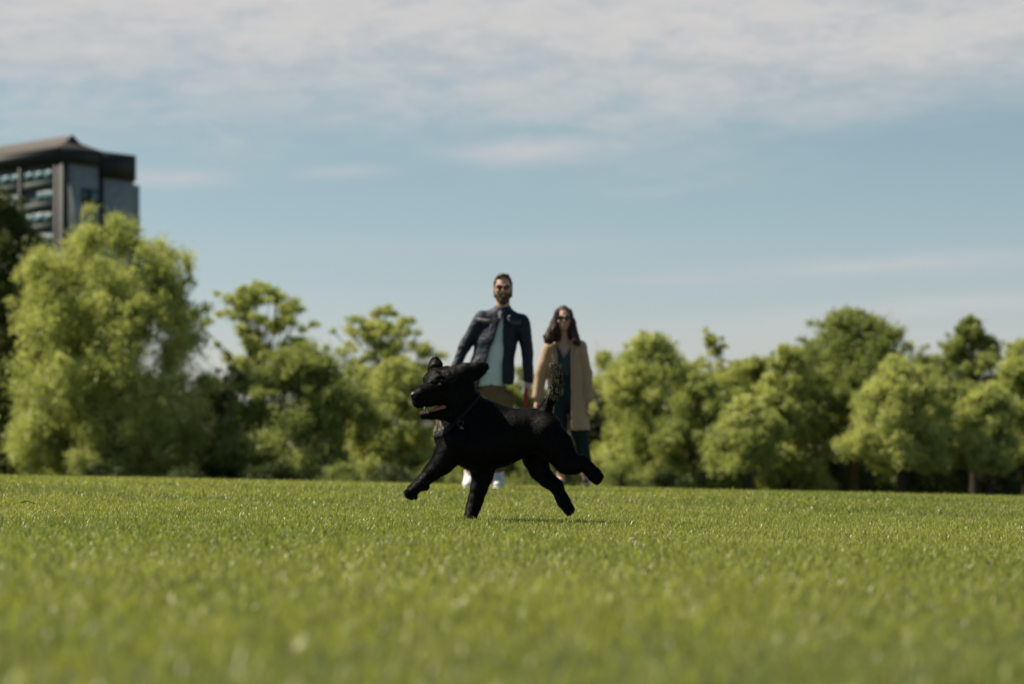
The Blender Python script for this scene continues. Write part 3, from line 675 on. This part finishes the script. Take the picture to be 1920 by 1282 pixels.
def person_woman():
    Y0 = 20.4
    M = lambda px, py, dy=0.0: at(px, py, Y0+dy)
    ft = M(1072, 916); root = empty('person', (ft[0], Y0, float(gz(ft[0], Y0))), 'long-haired woman in sunglasses and open camel coat over dark green blouse and teal trousers', 'person')
    lo = M(985, 935, 0); hi = M(1130, 560, 0); L0, H0 = [lo[0], Y0-.34, -.08], [hi[0], Y0+.3, hi[2]]
    f = Field(L0, H0, .006); hc = M(1057, 598)
    face(f, hc, .068, .088, .110, False)
    f.chain([(M(1057, 615, .01), .044), (M(1058, 642, .02), .050)], .02)
    f.chain([(M(1059, 662, .02), .11), (M(1058, 700, .01), .095), (M(1058, 735, 0), .125)], .04, .7)
    f.cone(M(1036, 652, .02), .04, M(1082, 650, .02), .04, .03)
    f.chain([(M(1032, 655, .02), .042), (M(1014, 702, .03), .034), (M(1007, 748, -.02), .024)], .015)
    f.chain([(M(1086, 653, .02), .042), (M(1099, 702, .03), .034), (M(1102, 750, -.02), .024)], .015)
    hand(f, M(1007, 750, -.02), (-.05, -.12, -1), 1, .88); hand(f, M(1101, 752, -.02), (-.12, -.12, -1), -1, .88, curl=.9)
    f.chain([(M(1045, 740, 0), .08), (M(1048, 815, -.03), .052), (M(1051, 890, .03), .036)], .02)
    f.chain([(M(1073, 745, 0), .07), (M(1088, 815, .02), .050), (M(1098, 888, .03), .036)], .02)
    f.cone(M(1051, 898, .03), .033, M(1050, 907, -.08), .027, .015); f.cone(M(1099, 898, .03), .033, M(1100, 907, -.08), .027, .015)
    V, F = f.mesh(); mesh_obj('body', V, F, skin_m, root)
    # blouse with a deep V neck
    t = Field(L0, H0, .007)
    t.chain([(M(1059, 660, .01), .125), (M(1058, 700, 0), .112), (M(1058, 728, 0), .135)], .03, .76)
    t.cone(M(1036, 651, .02), .048, M(1082, 649, .02), .048, .03)
    X, Y, Z = t.grid(); c0 = M(1058, 676)
    vn = np.maximum(np.abs(X-c0[0])*2.3-(Z-c0[2]), Y-(Y0-.0)); t.F = np.maximum(t.F, -vn).astype(np.float32)
    t.F = np.maximum(t.F, M(0, 722)[2]-Z).astype(np.float32)
    t.ell(M(1058, 634, 0), (.055, .08, .045), .01, cut=True)
    V, F = t.mesh(); V = wrinkle(V, F, .012, (12, 6, 4)); mesh_obj('blouse', V, F, pmat('dark_green_satin', (.020, .038, .034), .5, .4, bump=.4, bscale=30, stretch=(2, 1, .5), bdist=.02), root)
    p = Field(L0, H0, .007)
    p.chain([(M(1058, 716, 0), .125), (M(1059, 742, 0), .145)], .03, .78)
    p.chain([(M(1045, 745, 0), .090), (M(1048, 815, -.03), .074), (M(1051, 874, .02), .064)], .02)
    p.chain([(M(1074, 745, 0), .088), (M(1088, 812, .02), .068), (M(1097, 872, .03), .060)], .02)
    V, F = p.mesh(); V = wrinkle(V, F, .012, (12, 8, 9)); mesh_obj('trousers', V, F, pmat('teal_cloth', (.008, .021, .026), .8, .2, bump=.4, bscale=25, bdist=.02), root)
    # coat
    j = Field(L0, H0, .007)
    j.chain([(M(1060, 664, .03), .150), (M(1060, 710, .02), .152), (M(1064, 770, .02), .182), (M(1067, 815, .02), .200)], .03, .80)
    j.cone(M(1033, 653, .02), .058, M(1087, 650, .02), .058, .03)
    j.chain([(M(1030, 656, .02), .062), (M(1014, 700, .03), .056), (M(1008, 744, -.02), .052)], .018)
    j.chain([(M(1088, 654, .02), .062), (M(1099, 700, .03), .055), (M(1103, 745, -.02), .050)], .018)
    X, Y, Z = j.grid(); j.F = np.maximum(j.F, M(1066, 807)[2]-Z).astype(np.float32)
    zt, zl = M(0, 640)[2], M(0, 807)[2]; tt = np.clip((zt-Z)/(zt-zl), -.3, 1.1)
    xl = M(1045, 640)[0]*(1-tt)+M(1037, 807)[0]*tt; xr = M(1070, 640)[0]*(1-tt)+M(1071, 807)[0]*tt
    gap = np.maximum(np.maximum(xl-X, X-xr), Y-(Y0-.03)); j.F = np.maximum(j.F, -gap).astype(np.float32)
    j.ell(M(1058, 630, 0), (.056, .085, .05), .01, cut=True)
    V, F = j.mesh(); V = wrinkle(V, F, .011, (8, 6, 3)); cm = pmat('camel_wool', (.37, .25, .16), .9, .2, var=.08, bump=.3, bscale=50, sheen=.3, bdist=.01)
    co = mesh_obj('coat', V, F, cm, root)
    for s, pts in ((-1, [(1046, 636, .0), (1036, 644, -.03), (1033, 662, -.125), (1038, 672, -.145), (1044, 730, -.155), (1045, 690, -.15)]), (1, [(1069, 634, .0), (1080, 642, -.03), (1083, 660, -.125), (1078, 672, -.145), (1071, 730, -.155), (1070, 690, -.15)])):
        pv = np.array([M(*q) for q in pts]); inn = pv+np.array([0, .014, 0]); vv = np.concatenate([pv, inn]); n_ = len(pts)
        ff = [tuple(range(n_)), tuple(range(2*n_-1, n_-1, -1))]+[(i, (i+1) % n_, (i+1) % n_+n_, i+n_)[::-1] for i in range(n_)]
        mesh_obj('lapel', vv, ff, cm, co, smooth=False)
    bk = pmat('black_leather', (.012, .011, .010), .4, .5)
    for x in (1051, 1099):
        q = Field(M(x-22, 930, 0)-np.array([0, .22, 0]), M(x+22, 880, 0)+np.array([0, .12, 0]), .005)
        q.chain([(M(x, 903, .03), .037), (M(x, 908, -.06), .037), (M(x, 910, -.13), .030)], .02)
        q.cone(M(x, 896, .035), .030, M(x, 903, .03), .038, .01)
        Xq, Yq, Zq = q.grid(); q.F = np.maximum(q.F, M(0, 915)[2]-Zq).astype(np.float32)
        v_, f_ = q.mesh(); mesh_obj('shoe', v_, f_, bk, root)
    # hair: parted, falling past the shoulders and kicked out on the left
    h = Field(M(1005, 670, 0)-np.array([0, .16, 0]), M(1100, 565, 0)+np.array([0, .17, 0]), .0045)
    hx = lambda dx, dy, dz: hc+np.array([dx*.068, dy*.088, dz*.11])
    h.ell(hx(0, .18, .22), (.078, .095, .098), .01)
    h.chain([(hx(-.75, -.2, .5), .035), (hx(-1.15, -.15, -.3), .040), (M(1035, 622, -.06), .046), (M(1029, 636, -.08), .042), (M(1022, 630, -.08), .022)], .02)
    h.chain([(hx(-.4, .4, 0), .06), (M(1044, 635, .02), .06)], .02)
    h.chain([(hx(.75, -.2, .5), .030), (hx(1.08, -.1, -.3), .033), (M(1076, 626, -.06), .036), (M(1081, 638, -.08), .034), (M(1085, 645, -.07), .018)], .02)
    h.chain([(hx(.4, .4, 0), .06), (M(1072, 635, .02), .05)], .02)
    h.ell(hx(.08, -.85, -.08), (.054, .085, .092), .012, cut=True); h.ell(M(1058, 640, -.12), (.042, .10, .10), .01, cut=True)
    V, F = h.mesh(); V = wrinkle(V, F, .009, (42, 30, 5))
    mesh_obj('hair', V, F, pmat('auburn_hair', (.040, .014, .007), .45, .3, bump=.7, bscale=110, stretch=(2, 2, .3), bdist=.01), root)
    glasses(root, hc, .068, .088, .11, 1.05)
    return root
person_woman()

# dog lead hanging from the man's hand
ld = lambda px, py, dy: at(px, py, 19.4+dy)
pts = [ld(988, 728, -.06), ld(984, 740, -.07), ld(985, 752, -.08), ld(983, 765, -.08), ld(985, 778, -.07), ld(988, 768, -.06), ld(987, 750, -.05), ld(989, 732, -.05)]
v1 = tube(pts, [.013, .014, .014, .013, .012, .012, .012, .011], 6)
lead = mesh_obj('dog_lead', v1[0], v1[1], pmat('red_webbing', (.38, .02, .02), .6, .4, bump=.4, bscale=200), smooth=True)
tag(lead, 'folded red dog lead hanging from the hand of the man', 'dog lead')

# ------------------------------------------------------------------ trees
bark = pmat('bark', (.055, .042, .03), .9, .2, var=.4, vscale=3, bump=.8, bscale=12, stretch=(3, 3, .6), bdist=.05)
bark_l = pmat('brown_bark', (.13, .085, .045), .9, .2, var=.3, vscale=3, bump=.8, bscale=12, stretch=(3, 3, .6), bdist=.05)
LM = {'bright': leaf_mat('leaf_bright', (.24, .29, .075), (.55, .565, .22), .5, .43),
      'mid': leaf_mat('leaf_mid', (.13, .18, .042), (.36, .39, .13), .5, .40),
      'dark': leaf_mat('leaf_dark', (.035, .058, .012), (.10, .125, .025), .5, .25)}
PROF = {'willow': ([0, .08, .25, .5, .7, .85, .95, 1], [.78, .88, .98, 1.0, .86, .66, .44, .16]),
        'round': ([0, .1, .3, .5, .7, .85, .95, 1], [.45, .72, .95, 1.0, .90, .66, .36, .1]),
        'bush': ([0, .15, .4, .6, .8, .92, 1], [.92, 1.0, .95, .82, .60, .35, .1]),
        'column': ([0, .1, .4, .7, .9, 1], [.7, .95, 1.0, .78, .40, .08]),
        'ragged': ([0, .2, .5, .7, .85, 1], [.8, 1.0, .9, .62, .34, .12])}
def tree(name, label, cx, top, Y, wpx, prof, mat, nclump, nleaf, bottom=None, group=None, leaf=.145, cat='tree', droop=1.0, barkm=None, lean=0.0, gap=.35, seed=None, trunk=True, rad=None):
    g = np.random.default_rng(seed if seed is not None else abs(int(cx*7+top))); rnd = random.Random(int(cx*3+top))
    b = at(cx, 900, Y); bx_, by_ = b[0], Y; bz = float(gz(bx_, by_))-.05
    H = at(cx, top, Y)[2]-bz; Wd = wpx*Y/FP; r = Wd/2
    cb0 = .04*H if bottom is None else at(cx, bottom, Y)[2]-bz
    root = empty(name, (bx_, by_, bz), label, cat, group)
    o = np.array([bx_, by_, bz]); px_, pr_ = PROF[prof]
    ph1, ph2 = g.uniform(0, 6.28, 2)
    def Rr(t, a):
        lob = 1+.15*np.sin(3*a+ph1+5*t)+.13*np.sin(5*a+ph2-11*t)+.08*np.sin(9*a-ph1+17*t)
        return r*np.interp(t, px_, pr_)*lob
    n = nclump
    t = g.uniform(0, 1, n)**.9; a = g.uniform(0, 2*np.pi, n); q = g.uniform(.12, 1, n)**.5; nleaf = int(nleaf*2.3)
    C = np.stack([np.cos(a)*Rr(t, a)*q*.90, np.sin(a)*Rr(t, a)*q*.90*.85, cb0+(H-cb0)*t*.95], -1)
    C[:, 0] += lean*C[:, 2]
    cr = (rad or (.085*Wd+.25))*g.uniform(.6, 1.35, n)*np.interp(t, [0, .8, 1], [1, .85, .6])
    # twiggy leaders breaking the outline
    m = max(6, n//5); ta = g.uniform(0, 2*np.pi, m); tt = g.uniform(.45, 1.0, m)
    kk_ = g.uniform(.93, 1.09, m); T_ = np.stack([np.cos(ta)*Rr(tt, ta)*kk_, np.sin(ta)*Rr(tt, ta)*.85*kk_, cb0+(H-cb0)*(tt*.97+.03*g.uniform(0, 2, m))], -1); T_[:, 0] += lean*T_[:, 2]
    C = np.concatenate([C, T_]); cr = np.concatenate([cr, np.full(m, .05*Wd)*g.uniform(.5, 1.3, m)]); tones = g.uniform(0, 1, len(C))
    wts = cr**2; wts /= wts.sum(); ci = g.choice(len(C), nleaf, p=wts)
    d = g.normal(0, 1, (nleaf, 3)); d /= np.linalg.norm(d, axis=1, keepdims=True); rad_ = g.uniform(0, 1, nleaf)**.42*(1+.25*g.normal(0, 1, nleaf))
    P = C[ci]+d*(cr[ci]*rad_)[:, None]*np.array([1.05, 1.05, .8*droop])
    # fine sprays: pull leaves onto short twig lines so gaps open between them
    tw = g.integers(0, 14, nleaf)+ci*14; gdir = np.random.default_rng(3).normal(0, 1, (len(C)*14, 3)); gdir /= np.linalg.norm(gdir, axis=1, keepdims=True)
    gdir[:, 2] = gdir[:, 2]*.8-.25*(droop > 1.05)
    s_ = g.uniform(.1, 1.12, nleaf); on = g.uniform(0, 1, nleaf) < .62
    P[on] = (C[ci]+gdir[tw]*(cr[ci]*s_)[:, None]*np.array([1.1, 1.1, .9*droop])+g.normal(0, .13, (nleaf, 3))*cr[ci][:, None])[on]
    P[:, 2] = np.maximum(P[:, 2], .05)
    # leaf quads
    u = g.normal(0, 1, (nleaf, 3)); u /= np.linalg.norm(u, axis=1, keepdims=True); w = g.normal(0, 1, (nleaf, 3)); w[:, 2] += .3; w -= u*(u*w).sum(1, keepdims=True); w /= np.linalg.norm(w, axis=1, keepdims=True)
    ls = (leaf*g.uniform(.6, 1.3, nleaf))[:, None]
    Vq = np.stack([P-u*ls*.5, P+w*ls*.28-u*ls*.05, P+u*ls*.5, P-w*ls*.28-u*ls*.05], 1).reshape(-1, 3)
    tone = np.clip(.6*tones[ci]+.4*g.uniform(0, 1, nleaf), 0, 1)
    mesh_obj('crown', Vq+o, np.arange(nleaf*4).reshape(-1, 4), LM[mat], root, smooth=False, tone=tone)
    if trunk:
        parts = []; tr = .018*H+.03*math.sqrt(Wd)+.04
        kz = np.linspace(0, 1, 9); mz = H*.80
        cxs = lean*kz*mz+.10*np.sin(kz*4+ph1)*kz; cys = .10*np.cos(kz*3+ph2)*kz
        tp = np.stack([cxs, cys, kz*mz-.1], -1); parts.append(tube(tp+o, tr*(1-kz*.85)+(kz == 0)*tr*.35, 9))
        order = g.permutation(len(C))[:min(len(C), 46)]
        for k in order:
            c = C[k]; zs = max(.10*H, min(c[2]*.62, mz*.9)); kk = zs/mz
            s0 = np.array([np.interp(kk, kz, cxs), np.interp(kk, kz, cys), zs]); mid = s0*.5+c*.5+np.array([0, 0, .06*H*(.4 if droop > 1 else -.2)])
            rr_ = tr*(1-kk*.8)*.42; jit = g.normal(0, .03*Wd, 3)
            parts.append(tube(np.array([s0, s0*.72+mid*.28+jit*.3, mid+jit, mid*.45+c*.55, c])+o, [rr_, rr_*.8, rr_*.55, rr_*.35, .012], 5))
            for _ in range(3):
                e = c+g.normal(0, 1, 3)*cr[k]*.7; parts.append(tube(np.array([mid*.45+c*.55, (c+e)/2, e])+o, [rr_*.3, rr_*.2, .008], 4))
        tv, tf = join(parts); mesh_obj('trunk', tv, tf, barkm or bark, root)
    return root
gA = 'park trees beyond the lawn'
TREES = [
 # name, label, cx, top, Y, wpx, prof, mat, clumps, leaves, kwargs
 ('dark_tree', 'tall dark green tree cut off by the left edge of the photo', 10, 346, 113, 205, 'round', 'dark', 150, 48000, dict(droop=1.4, seed=2)),
 ('willow_tree', 'largest tree, a drooping yellow-green willow in front of the tower block', 208, 392, 108, 384, 'willow', 'bright', 185, 84000, dict(droop=1.5, seed=11, rad=.92)),
 ('park_tree', 'airy light green tree with see-through crown just right of the willow', 492, 524, 124, 205, 'round', 'bright', 84, 12000, dict(bottom=700, rad=.42)),
 ('park_tree', 'dense dark green spreading tree standing between the willow and the dog', 560, 640, 106, 300, 'bush', 'mid', 120, 36000, dict(seed=5)),
 ('park_tree', 'small dark-leaved tree squeezed against the right flank of the willow', 440, 670, 112, 130, 'round', 'dark', 46, 12000, dict()),
 ('park_tree', 'pale sparse-crowned tree rising behind the head of the dog', 722, 570, 122, 210, 'round', 'bright', 90, 13000, dict(bottom=760, rad=.45)),
 ('park_tree', 'low yellow-green tree directly behind the head and forelegs of the dog', 752, 668, 112, 190, 'bush', 'bright', 90, 26000, dict(seed=3)),
 ('park_tree', 'low bushy tree showing under the left arm of the man', 868, 700, 116, 130, 'bush', 'bright', 50, 14000, dict()),
 ('park_tree', 'low leafy tree seen in the gap between the man and the woman', 985, 680, 120, 150, 'bush', 'mid', 50, 16000, dict()),
 ('park_tree', 'broad yellow-green tree immediately right of the woman', 1222, 622, 112, 240, 'bush', 'bright', 125, 36000, dict(seed=21)),
 ('park_tree', 'slender tree with a bare wispy tip above the crowns right of the woman', 1338, 612, 118, 165, 'ragged', 'bright', 110, 9500, dict(seed=8, rad=.36)),
 ('park_tree', 'mid green tree with a low rounded crown beside the wispy-topped tree', 1410, 668, 116, 170, 'round', 'bright', 80, 22000, dict(bottom=890)),
 ('park_tree', 'tree with a small pointed top on the left shoulder of the tallest right-hand tree', 1480, 634, 112, 150, 'ragged', 'bright', 78, 22000, dict()),
 ('park_tree', 'tallest full-crowned tree of the right-hand group', 1600, 573, 114, 235, 'round', 'mid', 140, 42000, dict(bottom=850, seed=4, barkm=bark_l)),
 ('park_tree', 'drooping bright tree in front of the tallest right-hand tree', 1690, 672, 106, 210, 'bush', 'bright', 105, 30000, dict(bottom=870)),
 ('park_tree', 'dark open-crowned tree with spiky top near the right edge', 1828, 590, 116, 190, 'ragged', 'mid', 95, 17000, dict(bottom=800, seed=9, rad=.45)),
 ('park_tree', 'leafy tree cut off by the right edge of the photo', 1925, 636, 110, 165, 'bush', 'bright', 90, 26000, dict(bottom=860)),
 ('park_tree', 'drooping light-leaved tree low in front of the tree with the pointed top', 1400, 745, 104, 150, 'bush', 'bright', 60, 16000, dict(bottom=875, seed=31)),
 ('park_tree', 'low bright-leaved tree hanging over the dark gap near the right edge', 1855, 720, 107, 150, 'bush', 'bright', 70, 20000, dict(bottom=880, seed=41)),
 ('park_tree', 'rounded green tree filling the space between woman and right-hand group', 1320, 700, 108, 190, 'bush', 'mid', 80, 24000, dict(seed=51)),
]
for nm, lb, cx, top, Y, wpx, prof, mat, nc, nl, kw in TREES:
    tree(nm, lb, cx, top, Y, wpx, prof, mat, nc, nl, group=gA, **kw)
gF = 'trees filling the back of the park'
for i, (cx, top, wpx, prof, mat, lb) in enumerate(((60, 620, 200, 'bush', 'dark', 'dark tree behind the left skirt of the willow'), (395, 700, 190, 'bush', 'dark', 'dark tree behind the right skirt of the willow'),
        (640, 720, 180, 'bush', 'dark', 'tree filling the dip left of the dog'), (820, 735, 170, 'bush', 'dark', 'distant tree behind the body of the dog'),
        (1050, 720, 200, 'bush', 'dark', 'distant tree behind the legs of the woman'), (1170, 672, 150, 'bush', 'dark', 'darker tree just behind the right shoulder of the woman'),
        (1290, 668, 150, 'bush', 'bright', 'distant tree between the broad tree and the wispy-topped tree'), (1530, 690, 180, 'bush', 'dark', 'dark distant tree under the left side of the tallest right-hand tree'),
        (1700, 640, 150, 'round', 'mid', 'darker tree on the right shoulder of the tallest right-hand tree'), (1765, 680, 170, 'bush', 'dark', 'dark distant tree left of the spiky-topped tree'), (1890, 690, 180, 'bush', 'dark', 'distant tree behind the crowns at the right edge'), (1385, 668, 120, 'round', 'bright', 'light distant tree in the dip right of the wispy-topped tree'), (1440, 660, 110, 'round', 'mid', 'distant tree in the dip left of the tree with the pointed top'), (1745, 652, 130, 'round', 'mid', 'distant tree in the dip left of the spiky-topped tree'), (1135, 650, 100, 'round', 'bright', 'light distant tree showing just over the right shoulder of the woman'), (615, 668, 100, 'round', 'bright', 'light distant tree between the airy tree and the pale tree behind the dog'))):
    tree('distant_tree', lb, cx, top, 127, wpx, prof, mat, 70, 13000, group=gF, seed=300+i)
# low shrubs along the foot of the trees
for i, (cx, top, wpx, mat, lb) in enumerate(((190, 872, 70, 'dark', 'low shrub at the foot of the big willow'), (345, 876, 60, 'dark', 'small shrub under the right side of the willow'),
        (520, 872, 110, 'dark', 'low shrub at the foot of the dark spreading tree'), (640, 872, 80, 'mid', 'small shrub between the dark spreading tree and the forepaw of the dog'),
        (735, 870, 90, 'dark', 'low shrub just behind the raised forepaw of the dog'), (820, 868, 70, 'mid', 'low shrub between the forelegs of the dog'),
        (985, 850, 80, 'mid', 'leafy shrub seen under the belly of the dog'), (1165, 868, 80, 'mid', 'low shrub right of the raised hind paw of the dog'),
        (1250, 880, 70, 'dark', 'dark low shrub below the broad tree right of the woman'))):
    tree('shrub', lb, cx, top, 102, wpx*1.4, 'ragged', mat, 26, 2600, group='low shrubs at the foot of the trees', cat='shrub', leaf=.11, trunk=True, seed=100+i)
# dense undergrowth closing the view behind the trunks
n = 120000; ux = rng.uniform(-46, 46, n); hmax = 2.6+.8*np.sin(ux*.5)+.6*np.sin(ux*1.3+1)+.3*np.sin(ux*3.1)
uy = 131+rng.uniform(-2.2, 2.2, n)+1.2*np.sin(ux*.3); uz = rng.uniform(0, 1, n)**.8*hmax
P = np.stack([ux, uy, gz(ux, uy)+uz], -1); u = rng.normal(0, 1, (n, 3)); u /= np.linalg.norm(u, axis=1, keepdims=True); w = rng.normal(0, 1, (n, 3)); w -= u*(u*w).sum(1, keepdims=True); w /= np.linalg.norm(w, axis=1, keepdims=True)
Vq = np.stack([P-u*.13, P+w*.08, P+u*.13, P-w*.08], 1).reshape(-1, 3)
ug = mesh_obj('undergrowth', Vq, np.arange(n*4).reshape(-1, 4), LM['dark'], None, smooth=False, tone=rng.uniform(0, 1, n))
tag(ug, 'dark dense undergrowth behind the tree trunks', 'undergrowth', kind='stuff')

# ------------------------------------------------------------------ tower block
BD = 298.0; Cn = at(117, 276, BD)
d1 = np.array([-5200, FP, 0.]); d1 /= np.linalg.norm(d1); d2 = np.array([3500, FP, 0.]); d2 /= np.linalg.norm(d2)
n1 = np.array([-d1[1], d1[0], 0]); n2 = np.array([d2[1], -d2[0], 0])
if n1[1] > 0: n1 = -n1
if n2[1] > 0: n2 = -n2
O3 = np.array([0, 0, HCAM])
def onface(px, py, dd, nn, off=0.0):
    d = fw*FP+rt*(px-960)-up*(py-641); p0 = Cn+nn*off; t = ((p0-O3)@nn)/(d@nn); p = O3+d*t
    return float((p-Cn)@dd), float(p[2])
def box(dd, nn, u0, u1, z0, z1, a0, a1):
    "box on a facade: u along it, z up, a = how far it stands out"
    V = [Cn+dd*u+nn*a for u in (u0, u1) for a in (a0, a1)]
    V = [np.array([v[0], v[1], z]) for z in (z0, z1) for v in V]
    F = np.array([(0, 1, 3, 2), (4, 6, 7, 5), (0, 4, 5, 1), (2, 3, 7, 6), (0, 2, 6, 4), (1, 5, 7, 3)])
    return np.array(V), F
zg = -2.5; ZT = Cn[2]
r6 = lambda x, y: (x/4.7467, 230+y/4.7467)
tower = empty('tower_block', (Cn[0], Cn[1], zg), 'grey high-rise block of flats with dark top band and brown roof behind the willow', 'building')
m_wall = pmat('grey_render', (.10, .118, .11), .85, .2, var=.12, vscale=.5, bump=.2, bscale=3)
m_dark = pmat('dark_cladding', (.008, .013, .012), .6, .4, var=.2, vscale=1)
m_roof = pmat('brown_roof_sheet', (.055, .047, .040), .7, .3, var=.15, vscale=1, stretch=(1, 1, 4))
m_pan = pmat('pale_panel', (.26, .285, .275), .8, .2, var=.12, vscale=1)
m_sp = pmat('grey_spandrel', (.085, .10, .095), .8, .2, var=.15, vscale=1)
m_gl = pmat('window_glass', (.06, .13, .15), .5, .3, var=.5, vscale=.7)
m_fr = pmat('window_frame', (.09, .11, .11), .6, .4)
U2a, _ = onface(*r6(868, 400), d2, n2); U2b, _ = onface(*r6(912, 500), d2, n2); U2c, _ = onface(*r6(1175, 400), d2, n2); U2d, _ = onface(*r6(1228, 600), d2, n2)
LEN1 = 42.0
# main core behind the facades
core = [box(d2, n2, 0.15, U2c-.1, zg, ZT-.3, -.9, -.2)]
def prism(u_list):  # not used for facades
    return None
P4 = [Cn+d2*.0, Cn+d2*U2c, Cn+d2*U2c+d1*LEN1, Cn+d1*LEN1]
P4 = [p-n1*.25-n2*.25 if i == 0 else p for i, p in enumerate(P4)]
cv = np.array([[p[0], p[1], z] for z in (zg, ZT-.15) for p in P4]); cf = np.array([(3, 2, 1, 0), (4, 5, 6, 7), (0, 1, 5, 4), (1, 2, 6, 5), (2, 3, 7, 6), (3, 0, 4, 7)])
mesh_obj('core', cv, cf, m_wall, tower, smooth=False)
# right-hand face
_, zb1 = onface(*r6(600, 362), d2, n2); _, zb2 = onface(*r6(1000, 505), d2, n2); _, zs = onface(*r6(1200, 560), d2, n2)
Upil, _ = onface(*r6(590, 400), d2, n2)
def bx(name, mat, *a, parent=tower):
    v, f_ = box(*a); return mesh_obj(name, v, f_, mat, parent, smooth=False)
bx('end_wall', m_pan, d2, n2, Upil, U2a, zg, zb1, 0, .25)
bx('end_wall', m_pan, d2, n2, U2b, U2c, zg, zb2, 0, .35)
bx('stair_wing', m_pan, d2, n2, U2c+.02, U2d, zg, zs, -6, .33)
bx('recess_strip', m_dark, d2, n2, U2a, U2b, zg, zb1, -.15, .04)
bx('corner_pier', m_dark, d2, n2, -.35, Upil, zg, zb1, 0, .45)
bx('top_band', m_dark, d2, n2, -.40, U2a+.3, zb1, ZT, 0, .55)
bx('top_band', m_dark, d2, n2, U2a+.303, U2c+.2, zb2, ZT, 0, .60)
# window in the end wall, and the ones below it
a0, z1_ = onface(*r6(712, 582), d2, n2); a1, z0_ = onface(*r6(862, 735), d2, n2)
ST = 2.85
for k in range(3):
    zz = z0_-k*ST*2
    fr_ = bx('window', m_dark, d2, n2, a0, a1, zz, zz+(z1_-z0_), .25, .34)
    bx('pane', m_gl, d2, n2, a0+(a1-a0)*.55, a1-.12, zz+.2, zz+(z1_-z0_)-.2, .34, .37, parent=fr_)
    bx('pane', m_gl, d2, n2, a0+.12, a0+(a1-a0)*.28, zz+.2, zz+(z1_-z0_)-.2, .34, .37, parent=fr_)
# left-hand face (towards the photographer's left)
_, zc1 = onface(*r6(350, 370), d1, n1)
U1p, _ = onface(*r6(492, 500), d1, n1); U1c, _ = onface(*r6(215, 500), d1, n1); U1d, _ = onface(*r6(193, 500), d1, n1)
bx('top_band', m_dark, d1, n1, -.3, LEN1, zc1, ZT, 0, .5)
bx('corner_pier', m_dark, d1, n1, .0, .55, zg, zc1, 0, .30)
bx('corner_pier', m_dark, d1, n1, U1p-.5, U1p, zg, zc1, 0, .30)
ww = U1c-U1p; bay = U1d-U1p
for k in range(14):
    z = zc1-.5-k*ST
    if z < zg+2: break
    # small panels in the narrow corner strip
    if k % 2 == 0:
        q = bx('window', m_sp, d1, n1, .75, U1p-.6, z-1.9, z, .0, .12); bx('pane', m_gl, d1, n1, .95, U1p-.8, z-.9, z-.2, .12, .16, parent=q)
    for b in range(4):
        s0 = U1p+b*bay+.25; s1 = s0+ww-.35
        zt_, zb_ = z-.35, z-1.75
        if k % 2 == 1 and b % 2 == 0: s0b = s0; s1b = s0+(s1-s0)*.55
        else: s0b, s1b = s0, s1
        q = bx('window', m_fr, d1, n1, s0b, s1b, zb_, zt_, .0, .12)
        npn = 3 if s1b-s0b > 3 else 2
        for j in range(npn):
            w_ = (s1b-s0b)/npn; bx('pane', m_gl, d1, n1, s0b+j*w_+.12, s0b+(j+1)*w_-.12, zb_+.15, zt_-.15, .12, .15, parent=q)
        bx('spandrel', m_sp, d1, n1, s0, s1, zb_-.80, zb_-.12, .0, .22)
for b in range(1, 5): bx('pier', m_dark, d1, n1, U1p+b*bay-.15, U1p+b*bay+.20, zg, zc1, 0, .42)
for k in range(14):
    z = zc1-.5-k*ST-2.75
    if z > zg: bx('floor_band', m_wall, d1, n1, U1p+.02, LEN1, z, z+.22, .0, .20)
# hipped roof with a small gablet at its end
Wm = U2a+.3; ridge_h = 2.1
e = [Cn+d2*(-.3)+n1*.3, Cn+d2*(Wm+.3)+n2*.3, Cn+d2*(Wm+.3)+d1*LEN1, Cn+d1*LEN1+d2*(-.3)]
def zz(p, z): return np.array([p[0], p[1], z])
rm0 = Cn+d2*(Wm*.5)+d1*1.6; rm1 = Cn+d2*(Wm*.5)+d1*LEN1
gl = rm0-d2*1.2; gr = rm0+d2*1.2
RV = [zz(e[0], ZT+.05), zz(e[1], ZT+.05), zz(e[2], ZT+.05), zz(e[3], ZT+.05), zz(rm0, ZT+ridge_h), zz(rm1, ZT+ridge_h), zz(gl, ZT+ridge_h-1.0), zz(gr, ZT+ridge_h-1.0)]
RV += [v-np.array([0, 0, .22]) for v in RV[:4]]
RF = [(0, 6, 4, 5, 3), (1, 2, 5, 4, 7), (0, 1, 7, 6), (0, 3, 11, 8), (1, 0, 8, 9), (2, 1, 9, 10)]
roof = mesh_obj('roof', RV, [f_[::-1] for f_ in RF], m_roof, tower, smooth=False)
mesh_obj('gablet', [RV[4], RV[6], RV[7]]+[v+d1*.3 for v in (RV[4], RV[6], RV[7])], [(0, 1, 2), (5, 4, 3), (0, 3, 4, 1), (1, 4, 5, 2), (2, 5, 3, 0)], m_dark, roof, smooth=False)

# ------------------------------------------------------------------ small things on the lawn
lm = pmat('dead_leaf', (.20, .10, .055), .7, .3, var=.3, vscale=60)
lc = at(53, 956, 12.0); base = np.array([lc[0], 12.0, float(gz(lc[0], 12.0))+.024])
n_ = 9; lv = []
for i in range(n_):
    t = i/(n_-1); wd = .028*math.sin(math.pi*min(1, t*1.02+.01))+.001
    for s in (-1, 0, 1): lv.append(base+np.array([(t-.5)*.07, s*wd*.6, .005*abs(s)+.006*math.sin(t*4)]))
lf = [(i*3+j, i*3+3+j, i*3+4+j, i*3+1+j) for i in range(n_-1) for j in (0, 1)]
lo_ = mesh_obj('fallen_leaf', lv, np.array(lf), lm); tag(lo_, 'curled brown fallen leaf lying on the lawn at far left', 'leaf')
